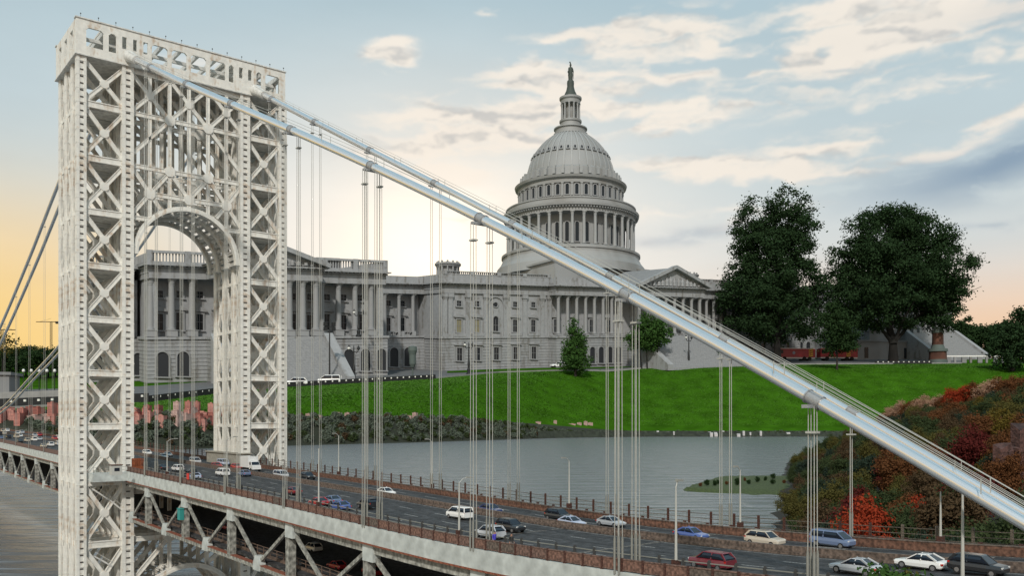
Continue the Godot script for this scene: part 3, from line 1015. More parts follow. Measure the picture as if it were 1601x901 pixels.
func make_deck() -> void:
	var m := MB.new()
	sweep(m, 52.9, 85.6, -0.45, 0.0, U0, U1, 8.0)
	var road := ground("road_deck", m.mesh(), M.asphalt, DECK_AT, BRIDGE_TURN)
	# dashes between the lanes and lines along the edges
	var dash := MB.new()
	dash.box(Vector3(-0.09, 0, -1.7), Vector3(0.09, 0.004, 1.7))
	var dm := dash.mesh()
	for v in [59.2, 63.0, 66.9, 74.6, 77.6]:
		var u: float = 14.0 + (v * 7.3 - floorf(v * 7.3)) * 3.0
		while u < 330.0:
			if u < 199.0 or u > 219.0:
				var tilt := atan2(deck_h(u + 1.0) - deck_h(u - 1.0), 2.0)
				part(road, "lane_marking", dm, M.lane_paint, Transform3D(Basis(Vector3.RIGHT, tilt), on_deck(v, u, 0.006)))
			u += 9.2
	for v in [56.2, 70.6, 72.6, 80.3]:
		m = MB.new()
		sweep(m, v, v + 0.14, 0.004, 0.01, U0, 330.0, 6.0)
		part(road, "edge_line", m.mesh(), M.lane_paint)
	for q in [[46.5, 79.4, 1.1], [33.5, 79.4, 1.2]]:
		m = MB.new()
		sweep(m, q[1] - 1.5, q[1] + 0.4, 0.004, 0.012, q[0] - 1.6, q[0] + 1.6, 3.2)
		part(road, "painted_box", m.mesh(), M.lane_paint)
	for u in [62.0, 78.0, 34.5]:
		m = MB.new()
		m.bar(on_deck(56.0, u, 0.012), on_deck(80.6, u, 0.012), 0.35, 0.02)
		part(road, "expansion_joint", m.mesh(), M.walkway)
	for v in [57.7, 61.1, 65.0, 68.8, 73.6, 76.1, 79.0]:
		m = MB.new()
		sweep(m, v - 0.35, v + 0.35, 0.001, 0.004, U0, U1, 12.0)
		part(road, "oil_track", m.mesh(), M.oil_track)
	# walkways
	m = MB.new()
	sweep(m, 52.95, 55.35, 0.004, 0.16, U0, 196.0)
	sweep(m, 52.95, 55.35, 0.004, 0.16, 219.0, U1, 12.0)
	ground("walkway_near", m.mesh(), M.walkway, DECK_AT, BRIDGE_TURN)
	m = MB.new()
	sweep(m, 81.3, 85.5, 0.004, 0.2, U0, U1, 10.0)
	ground("walkway_far", m.mesh(), M.walkway, DECK_AT, BRIDGE_TURN)
	# barriers
	m = MB.new()
	sweep(m, 71.2, 72.0, 0.004, 0.28, U0, U1)
	sweep(m, 71.4, 71.8, 0.28, 0.82, U0, U1)
	single("median_barrier", m.mesh(), M.barrier, DECK_AT, BRIDGE_TURN, "long brown concrete barrier down the middle of the upper roadway", "barrier")
	var fb := thing("road_barrier", "low reddish barrier along the river side of the upper roadway", "barrier", DECK_AT, BRIDGE_TURN)
	m = MB.new()
	sweep(m, 80.8, 81.15, 0.012, 0.85, U0, U1)
	part(fb, "barrier_wall", m.mesh(), M.barrier_red)
	m = MB.new()
	sweep(m, 80.75, 81.23, 0.85, 0.95, U0, U1)
	part(fb, "coping", m.mesh(), M.barrier)
	# truss with fascia
	var t := thing("bridge_deck_truss", "long pale steel stiffening truss carrying two road decks", "bridge truss", DECK_AT, BRIDGE_TURN)
	for rr in [[U0, 197.5], [219.5, U1]]:
		m = MB.new()
		sweep(m, 52.5, 52.85, -1.95, 0.1, rr[0], rr[1])
		part(t, "fascia_girder", m.mesh(), M.girder)
		m = MB.new()
		sweep(m, 52.42, 52.95, -2.14, -1.953, rr[0], rr[1])
		part(t, "rusty_flange", m.mesh(), M.rust_edge)
		m = MB.new()
		sweep(m, 53.05, 53.9, -3.25, -2.3, rr[0], rr[1])
		part(t, "top_chord", m.mesh(), M.truss)
		m = MB.new()
		sweep(m, 53.05, 53.85, -10.6, -9.95, rr[0], rr[1])
		part(t, "bottom_chord", m.mesh(), M.truss)
		m = MB.new()
		sweep(m, 53.0, 53.9, -9.95, -9.85, rr[0], rr[1])
		part(t, "chord_edge", m.mesh(), M.rust_edge)
		m = MB.new()
		sweep(m, 82.6, 83.4, -10.6, -9.95, rr[0], rr[1], 12.0)
		sweep(m, 82.6, 83.4, -3.25, -2.3, rr[0], rr[1], 12.0)
		part(t, "far_chord", m.mesh(), M.truss)
	m = MB.new()
	sweep(m, 54.2, 82.4, -9.8, -9.4, U0, U1, 10.0)
	part(t, "lower_deck", m.mesh(), M.asphalt)
	for v in [57.0, 61.5, 66.0, 70.5, 75.0, 79.5]:
		m = MB.new()
		sweep(m, v - 0.15, v + 0.15, -1.3, -0.452, U0, U1, 10.0)
		part(t, "stringer", m.mesh(), M.truss_rust)
	m = MB.new()
	for q in [-8.4, -7.9]:
		sweep(m, 55.5, 55.58, q, q + 0.1, U0, 197.0)
	sweep(m, 55.45, 55.6, -9.39, -8.9, U0, 197.0)
	part(t, "lower_rail", m.mesh(), M.truss_rust)
	var lp := MB.new()
	lp.box(Vector3(-0.06, 0, -0.06), Vector3(0.06, 1.5, 0.06))
	var lpm := lp.mesh()
	var u := 16.0
	while u < 197.0:
		part(t, "lower_rail_post", lpm, M.truss_rust, xf(on_deck(55.55, u, -9.39)))
		u += 2.5
	for i in range(-3, 33):
		var pu := 49.0 + 22.5 * i
		if absf(pu - 208.75) < 9.0 or pu > U1 - 12.0 or pu < U0:
			continue
		for side in [[53.45, 1.0], [83.0, -1.0]]:
			var v: float = side[0]
			var b := MB.new()
			b.box(Vector3(-0.45, -9.95, -0.5), Vector3(0.45, -2.9, 0.5))
			b.box(Vector3(-0.52, -9.95, -0.62), Vector3(0.52, -2.9, -0.45))
			b.box(Vector3(-0.52, -9.95, 0.45), Vector3(0.52, -2.9, 0.62))
			part(t, "truss_post", b.mesh(), M.truss, xf(on_deck(v, pu)))
			b = MB.new()
			b.box(Vector3(-0.62 if side[1] > 0.0 else -0.4, -4.3, -0.6), Vector3(0.5, -2.2, 1.9))
			part(t, "post_bracket", b.mesh(), M.girder, xf(on_deck(v, pu)))
			for s in [-1.0, 1.0]:
				var mu: float = pu + 11.25 * s
				if absf(mu - 208.75) < 12.0:
					continue
				b = MB.new()
				b.bar(on_deck(v, pu + 0.8 * s, -3.4), on_deck(v, mu - 0.5 * s, -9.4), 0.5, 0.42, Vector3.RIGHT)
				part(t, "truss_diagonal", b.mesh(), M.truss)
			if absf(pu + 11.25 - 208.75) > 12.0:
				b = MB.new()
				b.prism(PackedVector2Array([Vector2(-1.3, -0.6), Vector2(1.3, -0.6), Vector2(1.3, 0.5), Vector2(0.5, 1.7), Vector2(-0.5, 1.7), Vector2(-1.3, 0.5)]), -0.5, 0.5)
				part(t, "node_plate", b.mesh(), M.girder, Transform3D(Basis(Vector3.UP, PI / 2), on_deck(v, pu + 11.25, -10.2)))
		var fbm := MB.new()
		fbm.box(Vector3(53.6, -2.6, -0.3), Vector3(82.8, -1.3, 0.3))
		fbm.box(Vector3(53.6, -11.0, -0.3), Vector3(82.8, -9.803, 0.3))
		part(t, "floor_beam", fbm.mesh(), M.truss_rust, xf(Vector3(0, deck_h(pu), -pu)))
		if pu < 200.0:
			for q in [4.5, 9.0, 13.5, 18.0]:
				var bl := MB.new()
				bl.box(Vector3(53.95, -11.2, -0.16), Vector3(57.5, -9.81, 0.16))
				part(t, "cross_stub", bl.mesh(), M.truss, xf(Vector3(0, deck_h(pu + q), -pu - q)))
	var ties := MB.new()
	sweep(ties, 85.3, 85.65, -1.6, 0.1, U0, U1, 10.0)
	part(t, "far_fascia", ties.mesh(), M.truss)
	# near railing: rusty panels between posts
	var nr := thing("walkway_railing", "rust brown panelled railing along the near edge of the walkway", "railing", DECK_AT, BRIDGE_TURN)
	var pm := MB.new()
	pm.box(Vector3(-0.025, 0.12, -1.1), Vector3(0.025, 1.0, 1.1))
	for q in [-0.55, 0.0, 0.55]:
		pm.box(Vector3(-0.045, 0.12, q - 0.02), Vector3(-0.026, 1.0, q + 0.02))
	var pmm := pm.mesh()
	var pp := MB.new()
	pp.box(Vector3(-0.09, 0.0, -0.11), Vector3(0.09, 1.14, 0.11))
	pp.box(Vector3(-0.14, 0.0, -0.16), Vector3(0.14, 0.1, 0.16))
	var ppm := pp.mesh()
	rng.seed = 77
	u = 14.0
	while u < 196.0:
		var tilt := atan2(deck_h(u + 1.0) - deck_h(u - 1.0), 2.0)
		var tone := "panel_c" if (int(u / 2.35) % 11) in [5, 6] else ("panel_b" if rng.randf() < 0.45 else "panel_a")
		part(nr, "panel", pmm, M[tone], Transform3D(Basis(Vector3.RIGHT, tilt), on_deck(52.7, u, 0.1)))
		part(nr, "post", ppm, M.post_rust, xf(on_deck(52.7, u + 1.175, 0.1)))
		u += 2.35
	m = MB.new()
	for q in [0.2, 1.1]:
		sweep(m, 52.62, 52.78, q, q + 0.1, U0, 197.0)
	part(nr, "rail", m.mesh(), M.panel_b)
	var nf := thing("main_span_railing", "distant rust railing on the deck beyond the tower", "railing", DECK_AT, BRIDGE_TURN)
	m = MB.new()
	sweep(m, 52.66, 52.74, 0.2, 1.4, 220.0, U1, 12.0)
	part(nf, "panel_run", m.mesh(), M.panel_b)
	# inner rail beside the traffic
	var ir := thing("traffic_rail", "dark low rail with square posts between walkway and traffic", "railing", DECK_AT, BRIDGE_TURN)
	m = MB.new()
	for q in [0.55, 1.05]:
		sweep(m, 55.46, 55.54, q, q + 0.08, U0, 197.0)
	part(ir, "rail", m.mesh(), M.rail_grey)
	pp = MB.new()
	pp.box(Vector3(-0.11, 0, -0.11), Vector3(0.11, 1.25, 0.11))
	pp.box(Vector3(-0.07, 1.25, -0.07), Vector3(0.07, 1.35, 0.07))
	ppm = pp.mesh()
	u = 15.0
	while u < 196.0:
		part(ir, "post", ppm, M.post_dark, xf(on_deck(55.5, u, 0.01)))
		u += 2.6
	# river-side fence
	var ff := thing("river_fence", "grey post and rail fence on the river edge of the bridge", "fence", DECK_AT, BRIDGE_TURN)
	m = MB.new()
	for q in [0.55, 1.05, 1.62]:
		sweep(m, 85.1, 85.16, q, q + 0.07, U0, U1, 10.0)
	part(ff, "rail", m.mesh(), M.fence_paint)
	m = MB.new()
	u = -10.0
	while u < 260.0:
		m.bar(on_deck(85.13, u, 0.2), on_deck(85.13, u, 1.6), 0.01, 0.01)
		u += 0.6
	part(ff, "mesh_wires", m.mesh(), M.fence_paint).set_meta("kind", "stuff")
	pp = MB.new()
	pp.box(Vector3(-0.1, 0, -0.12), Vector3(0.1, 1.8, 0.12))
	ppm = pp.mesh()
	pp = MB.new()
	pp.box(Vector3(-0.13, 0, -0.15), Vector3(0.13, 0.85, 0.15))
	var ppm2 := pp.mesh()
	u = 2.0
	while u < 330.0:
		part(ff, "post", ppm, M.fence_paint if u < 45.0 else M.post_rust, xf(on_deck(85.13, u, 0.19)))
		if u < 200.0:
			part(ff, "kerb_post", ppm2, M.post_rust, xf(on_deck(81.9, u + 1.4, 0.19)))
		u += 3.4
	# sign and the worker's box on the railing
	m = MB.new()
	m.box(Vector3(-0.04, 0, -0.55), Vector3(0.04, 1.1, 0.55))
	single("red_sign", m.mesh(), M.sign_red, BP(52.5, 157.4, deck_h(157.4) + 1.1), BRIDGE_TURN, "small square red sign fixed to the near railing", "sign")
	m = MB.new()
	m.box(Vector3(-0.75, 0, -0.7), Vector3(0.0, 2.0, 0.7))
	m.box(Vector3(-0.85, 2.0, -0.8), Vector3(0.0, 2.12, 0.8))
	single("teal_wrap", m.mesh(), M.teal, BP(52.95, 161.5, deck_h(161.5) - 6.6), BRIDGE_TURN, "teal wrapped box strapped to a truss post below the deck", "box")


# ---------------------------------------------------------------- cables
func cable_near(u: float) -> float:
	if u <= 204.0:
		return -17.5425 + 0.603435 * u - 0.00116368 * u * u + 0.0000028826 * u * u * u
	return [80.7, 64.0, 47.8, 30.6, 13.5, 0.0, -4.0][0] if u < 214.0 else _along([[214.0, 80.6], [265.0, 63.9], [305.0, 49.6], [365.0, 30.6], [430.0, 14.0], [520.0, 0.0], [640.0, -3.0], [780.0, 6.0]], u)

func cable_far(u: float) -> float:
	if u <= 204.0:
		var w := u / 1.0224
		return 1.0224 * (-25.5252 + 0.607687 * w - 0.00078331 * w * w + 0.0000018722 * w * w * w)
	return 81.5 if u < 214.0 else _along([[214.0, 80.6], [300.0, 55.0], [402.0, 31.2], [465.0, 19.8], [546.0, 5.6], [640.0, -3.0], [780.0, 2.0]], u)

func _along(t: Array, u: float) -> float:
	for i in t.size() - 1:
		if u <= t[i + 1][0]:
			var p0: Array = t[maxi(i - 1, 0)]
			var p1: Array = t[i]
			var p2: Array = t[i + 1]
			var p3: Array = t[mini(i + 2, t.size() - 1)]
			var x: float = (u - p1[0]) / (p2[0] - p1[0])
			var w: float = p2[0] - p1[0]
			var s1: float = (p2[1] - p0[1]) / maxf(p2[0] - p0[0], 1.0) * w
			var s2: float = (p3[1] - p1[1]) / maxf(p3[0] - p1[0], 1.0) * w
			var x2 := x * x
			var x3 := x2 * x
			return (2 * x3 - 3 * x2 + 1) * p1[1] + (x3 - 2 * x2 + x) * s1 + (-2 * x3 + 3 * x2) * p2[1] + (x3 - x2) * s2
	return t[-1][1]

func make_cable(v: float, f: Callable, label: String, bands: Array, r0: float, r1: float) -> void:
	var c := thing("suspension_cable", label, "bridge cable", DECK_AT, BRIDGE_TURN, "great cables of the bridge")
	var pts := []
	for i in 80:
		var u := -30.0 + i * 3.0
		if u < 204.0:
			pts.push_back(Vector3(v, f.call(u), -u))
	pts.push_back(Vector3(v, f.call(204.0), -204.0))
	var m := MB.new()
	var rr := []
	for p in pts:
		rr.push_back(lerpf(r0, r1, clampf(-p.z / 200.0, 0.0, 1.0)))
	m.path(pts, 0.0, 18, rr)
	part(c, "side_span", m.mesh(), M.cable)
	pts = []
	for i in 48:
		var u := 213.0 + i * 12.0
		pts.push_back(Vector3(v, f.call(u), -u))
	for dv in [-1.1, 1.3]:
		var q := []
		for p in pts:
			q.push_back(p + Vector3(dv, 0, 0))
		m = MB.new()
		m.path(q, 0.5, 10)
		part(c, "main_span", m.mesh(), M.cable)
	for b in bands:
		m = MB.new()
		var d: Vector3 = (Vector3(v, f.call(b + 0.5), -b - 0.5) - Vector3(v, f.call(b - 0.5), -b + 0.5)).normalized()
		var p := Vector3(v, f.call(b), -b)
		var br := lerpf(r0, r1, clampf(b / 200.0, 0.0, 1.0)) + 0.04
		m.tube(p - d * 0.55, p + d * 0.55, br, br, 18)
		m.tube(p - d * 0.6, p - d * 0.5, br + 0.06, br + 0.06, 18)
		m.tube(p + d * 0.5, p + d * 0.6, br + 0.06, br + 0.06, 18)
		m.box(p + Vector3(-1.25, -br - 0.12, -0.2), p + Vector3(1.25, -br + 0.12, 0.2))
		part(c, "cable_band", m.mesh(), M.band)
	for s in [-0.65, 0.65]:
		for h in ([0.85, 1.3] if s > 0.0 else [1.1]):
			m = MB.new()
			pts = []
			for i in 60:
				var u := -20.0 + i * 3.7
				pts.push_back(Vector3(v + s, f.call(u) + h, -u))
			m.path(pts, 0.03, 5)
			part(c, "hand_rope", m.mesh(), M.rope)
	m = MB.new()
	for i in 14:
		var u := 8.0 + i * 14.0
		for s in [-0.65, 0.65]:
			m.bar(Vector3(v + s, f.call(u) + 0.4, -u), Vector3(v + s, f.call(u) + 1.3, -u), 0.05, 0.05)
	part(c, "rope_stanchions", m.mesh(), M.rope).set_meta("kind", "stuff")
	# sleeve where it enters the tower
	m = MB.new()
	var a := Vector3(v, f.call(193.0), -193.0)
	var b2 := Vector3(v, f.call(198.5), -198.5)
	m.tube(a, b2, 0.9, 1.25, 18)
	part(c, "cable_sleeve", m.mesh(), M.steel_plain)

func suspender(v: float, u: float, top: float, bottom: float, n: int, label: String, group: String, thick := 1.0) -> void:
	var t := thing("suspender_ropes", label, "suspender", BP(v, u, bottom), BRIDGE_TURN, group)
	var h := top - bottom
	for i in n:
		var dx := (i % 2 - 0.5) * 0.42
		var dz := (i / 2 - (n / 2 - 1) * 0.5) * 0.5
		var m := MB.new()
		m.tube(Vector3(dx, 0, dz), Vector3(dx * 0.8, h, dz * 0.9), 0.034 * thick, 0.034 * thick, 6)
		part(t, "rope", m.mesh(), M.rope)
		m = MB.new()
		m.tube(Vector3(dx, 0, dz), Vector3(dx, 2.9, dz), 0.1, 0.1, 8)
		m.tube(Vector3(dx, 2.9, dz), Vector3(dx, 3.2, dz), 0.1, 0.05, 8)
		part(t, "socket", m.mesh(), M.rail_grey)
	var m2 := MB.new()
	m2.box(Vector3(-0.3, h - 1.9, -0.38), Vector3(0.3, h - 1.75, 0.38))
	part(t, "clamp", m2.mesh(), M.rope)

const NEAR_POINTS := [183.2, 161.3, 139.4, 116.7, 93.7, 71.3, 50.8, 33.2]
const FAR_POINTS := [188.6, 166.7, 143.8, 122.0, 101.1, 80.5, 62.2, 46.4]
const ORD := ["nearest", "second", "third", "fourth", "fifth", "sixth", "seventh", "eighth"]

func make_cables() -> void:
	make_cable(53.7, cable_near, "near silver main cable sweeping down from the tower across the picture", NEAR_POINTS, 0.38, 0.66)
	make_cable(82.0, cable_far, "far silver main cable running just above the near one", FAR_POINTS, 0.33, 0.62)
	for i in NEAR_POINTS.size():
		var u: float = NEAR_POINTS[i]
		for s in ([-1.0, 1.0] if i < 7 else [-0.2]):
			suspender(53.7 + s * 1.05, u, cable_near(u) - lerpf(0.38, 0.66, u / 200.0), deck_h(u) - 0.1, 4, "pale %s rope bundle of the %s pair from the tower on the near cable" % ["outer" if s < 0.0 else "inner", ORD[i] if i else "pair nearest"] if i else "pale %s rope bundle of the near cable's pair closest to the tower" % ("outer" if s < 0.0 else "inner"), "suspender ropes of the near cable")
	for i in FAR_POINTS.size():
		var u: float = FAR_POINTS[i]
		for s in ([-1.0, 1.0] if i < 7 else [-0.5]):
			suspender(82.2 + s * 0.9, u, cable_far(u) - lerpf(0.33, 0.62, u / 200.0), deck_h(u) + 0.2, 2, "grey %s rope bundle of the %s pair from the tower on the far cable" % ["road side" if s < 0.0 else "river side", ORD[i]] if i else "grey %s rope bundle of the far cable's pair closest to the tower" % ("road side" if s < 0.0 else "river side"), "suspender ropes of the far cable", 1.3)
	for i in 11:
		var u := 236.0 + i * 22.5
		for s in [[52.6, 0], [81.0, 1]]:
			var top := (cable_near(u) if s[1] == 0 else cable_far(u)) - 0.4
			if top > deck_h(u) + 1.0:
				suspender(s[0], u, top, deck_h(u), 2, "thin suspender rope over the main span beyond the tower, near cable" if s[1] == 0 else "thin suspender rope over the main span beyond the tower, far cable", "main span suspenders, near cable" if s[1] == 0 else "main span suspenders, far cable")


# ---------------------------------------------------------------- lamp posts
func lamp_post(v: float, u: float, h: float, arm: float, label: String) -> void:
	var t := thing("street_lamp", label, "lamp post", BP(v, u, deck_h(u) + 0.01), BRIDGE_TURN, "lamp posts of the upper roadway")
	var m := MB.new()
	m.tube(Vector3(0, 0.9, 0), Vector3(0, h, 0), 0.13, 0.06, 10)
	part(t, "pole", m.mesh(), M.lamp_paint)
	m = MB.new()
	m.box(Vector3(-0.28, 0, -0.28), Vector3(0.28, 1.1, 0.28))
	part(t, "base", m.mesh(), M.post_rust)
	if arm != 0.0:
		m = MB.new()
		m.path([Vector3(0, h - 0.1, 0), Vector3(arm * 0.4, h + 0.35, 0), Vector3(arm, h + 0.5, 0)], 0.05, 6)
		part(t, "arm", m.mesh(), M.lamp_paint)
		m = MB.new()
		m.hexa([Vector3(arm - 0.35, h + 0.38, -0.16), Vector3(arm + 0.45, h + 0.38, -0.12), Vector3(arm + 0.45, h + 0.38, 0.12), Vector3(arm - 0.35, h + 0.38, 0.16),
			Vector3(arm - 0.3, h + 0.58, -0.12), Vector3(arm + 0.4, h + 0.54, -0.08), Vector3(arm + 0.4, h + 0.54, 0.08), Vector3(arm - 0.3, h + 0.58, 0.12)])
		part(t, "lamp_head", m.mesh(), M.rail_grey)

func make_lamps() -> void:
	for q in [[55.5, 178.7, 7.2, 1.7, "pale lamp post rising through the tower's portal, short arm right"], [55.5, 146.6, 8.6, 1.5, "pale lamp post in front of the tower's far leg"], [55.5, 111.8, 8.6, 0.0, "pale bare pole among ropes right of the tower"], [55.5, 77.8, 6.4, 1.3, "pale lamp post beside the white van, arm to the right"], [55.5, 47.0, 7.2, 0.4, "pale tall lamp post beside the red hatchback"], [55.5, 24.1, 7.2, 0.0, "thick pale pole at the lower right, under the cable"],
			[84.4, 161.0, 8.5, -1.1, "slim pale lamp post on the river side nearest the tower"], [84.4, 126.5, 8.5, -1.1, "slim pale lamp post on the river side above the dark red car"], [84.4, 91.2, 7.2, -1.1, "slim pale lamp post on the river side above the silver sedan"], [84.4, 61.8, 7.2, -0.9, "slim pale lamp post before the grassy spit"], [84.4, 38.7, 5.4, 0.0, "white pole at the river side before the red bush"]]:
		lamp_post(q[0], q[1], q[2], q[3], q[4])


# ---------------------------------------------------------------- vehicles
# rings: [z, y_low, y_high, half width low, half width high]; front is -z
func loft(rings: Array) -> ArrayMesh:
	var m := MB.new()
	var mid := Vector3.ZERO
	for r in rings:
		mid += Vector3(0, (r[1] + r[2]) * 0.5, r[0]) / rings.size()
	var sec := func(r: Array) -> Array:
		var h: float = r[2] - r[1]
		var out := []
		for q in [[0.82, 0.0], [1.0, 0.16], [1.0, 0.55], [0.0, 0.86], [0.0, 1.0]]:
			var w: float = r[3] * q[0]
			if q[1] == 0.86:
				w = lerpf(r[3], r[4], 0.9)
			elif q[1] == 1.0:
				w = r[4] * 0.86
			out.push_back(Vector3(w, r[1] + h * q[1], r[0]))
		var full := out.duplicate()
		for i in range(out.size() - 1, -1, -1):
			full.push_back(Vector3(-out[i].x, out[i].y, out[i].z))
		return full
	var prev := []
	for k in rings.size():
		var s: Array = sec.call(rings[k])
		if k:
			for i in s.size():
				var j: int = (i + 1) % s.size()
				m.quad(prev[i], prev[j], s[j], s[i], (prev[i] + s[j]) * 0.5 - Vector3(0, mid.y, (prev[i].z + s[j].z) * 0.5))
		if k == 0 or k == rings.size() - 1:
			for i in range(1, s.size() - 1):
				m.tri(s[0], s[i], s[i + 1], Vector3(0, 0, -1 if k == 0 else 1))
		prev = s
	return m.mesh()

const CARS := {
	"sedan": {"body": [[-2.25, 0.42, 0.62, 0.62, 0.6], [-2.1, 0.28, 0.74, 0.84, 0.78], [-0.9, 0.22, 0.90, 0.90, 0.84], [0.9, 0.22, 0.95, 0.90, 0.84], [1.9, 0.26, 0.96, 0.86, 0.78], [2.25, 0.42, 0.86, 0.66, 0.6]],
		"cabin": [[-1.05, 0.86, 0.90, 0.80, 0.72], [-0.25, 0.88, 1.36, 0.82, 0.60], [0.75, 0.9, 1.40, 0.82, 0.60], [1.62, 0.92, 0.98, 0.78, 0.68]], "roof": [-0.22, 0.78, 1.37, 1.43, 0.57], "wheels": [-1.4, 1.36], "w": 0.9},
	"suv": {"body": [[-2.25, 0.45, 0.75, 0.66, 0.62], [-2.1, 0.34, 0.95, 0.88, 0.80], [-1.0, 0.28, 1.05, 0.93, 0.86], [1.7, 0.28, 1.08, 0.93, 0.86], [2.25, 0.40, 1.06, 0.84, 0.76]],
		"cabin": [[-1.2, 1.0, 1.06, 0.84, 0.74], [-0.5, 1.02, 1.60, 0.86, 0.66], [1.4, 1.04, 1.64, 0.86, 0.66], [2.12, 1.04, 1.2, 0.78, 0.70]], "roof": [-0.5, 1.66, 1.60, 1.69, 0.65], "wheels": [-1.4, 1.38], "w": 0.93},
	"van": {"body": [[-2.35, 0.45, 0.85, 0.68, 0.62], [-2.2, 0.32, 1.02, 0.90, 0.82], [-1.3, 0.26, 1.10, 0.95, 0.88], [2.1, 0.26, 1.12, 0.95, 0.88], [2.35, 0.36, 1.10, 0.86, 0.80]],
		"cabin": [[-1.8, 1.04, 1.10, 0.84, 0.74], [-0.9, 1.06, 1.72, 0.88, 0.72], [2.0, 1.08, 1.76, 0.88, 0.74], [2.3, 1.08, 1.3, 0.82, 0.74]], "roof": [-0.9, 2.2, 1.72, 1.84, 0.73], "wheels": [-1.45, 1.45], "w": 0.95}}
var car_mesh := {}

func car_parts(kind: String) -> Dictionary:
	if car_mesh.has(kind):
		return car_mesh[kind]
	var d: Dictionary = CARS[kind]
	var r := {"body": loft(d.body), "cabin": loft(d.cabin)}
	var m := MB.new()
	var f: Array = d.roof
	m.hexa([Vector3(-f[4], f[2], f[0]), Vector3(f[4], f[2], f[0]), Vector3(f[4], f[2], f[1]), Vector3(-f[4], f[2], f[1]), Vector3(-f[4] * 0.86, f[3], f[0] + 0.15), Vector3(f[4] * 0.86, f[3], f[0] + 0.15), Vector3(f[4] * 0.86, f[3], f[1] - 0.1), Vector3(-f[4] * 0.86, f[3], f[1] - 0.1)])
	# pillars
	var c: Array = d.cabin
	for s in [-1.0, 1.0]:
		var low := Vector3(s * (c[0][3] + 0.0), c[0][1] + 0.02, c[0][0])
		m.bar(low, Vector3(s * f[4] * 0.98, f[2] + 0.03, f[0] + 0.02), 0.08, 0.08)
		m.bar(Vector3(s * c[1][3] * 1.01, c[1][1], lerpf(f[0], f[1], 0.5)), Vector3(s * f[4] * 1.0, f[2] + 0.03, lerpf(f[0], f[1], 0.5)), 0.09, 0.12)
		m.bar(Vector3(s * c[-1][3], c[-1][1] + 0.02, c[-1][0]), Vector3(s * f[4] * 0.98, f[2] + 0.03, f[1] - 0.05), 0.12, 0.2)
	r.roof = m.mesh()
	m = MB.new()
	m.tube(Vector3(-0.11, 0, 0), Vector3(0.11, 0, 0), 0.33, 0.33, 14)
	r.tyre = m.mesh()
	m = MB.new()
	m.tube(Vector3(-0.125, 0, 0), Vector3(0.125, 0, 0), 0.2, 0.2, 10)
	r.rim = m.mesh()
	m = MB.new()
	m.box(Vector3(-0.16, -0.07, -0.12), Vector3(0.16, 0.07, 0.06))
	r.lamp = m.mesh()
	car_mesh[kind] = r
	return r

func car(kind: String, paint: String, v: float, u: float, away: bool, label: String, group: String, y := 0.0, small := false, sc := 0.9) -> Node3D:
	var turn := BRIDGE_TURN + (0.0 if away else PI)
	var t := thing("passenger_car" if kind == "sedan" else ("sport_utility_car" if kind == "suv" else "passenger_van"), label, "car" if kind != "van" else "van", BP(v, u, deck_h(u) + y + 0.012), turn, group)
	t.scale = Vector3.ONE * sc
	var p := car_parts(kind)
	var d: Dictionary = CARS[kind]
	part(t, "body", p.body, M["car_" + paint])
	part(t, "windows", p.cabin, M.glass)
	part(t, "roof", p.roof, M["car_" + paint])
	for z in d.wheels:
		for s in [-1.0, 1.0]:
			var w := part(t, "wheel", p.tyre, M.tyre, xf(Vector3(s * (d.w - 0.1), 0.33, z)))
			if not small:
				part(w, "rim", p.rim, M.rim)
	if not small:
		var b: Array = d.body
		for s in [-1.0, 1.0]:
			part(t, "headlight", p.lamp, M.headlight, xf(Vector3(s * 0.62, b[1][2] - 0.13, b[1][0] + 0.02)))
			part(t, "taillight", p.lamp, M.taillight, xf(Vector3(s * 0.68, b[-1][2] - 0.14, b[-1][0] - 0.1)))
	return t

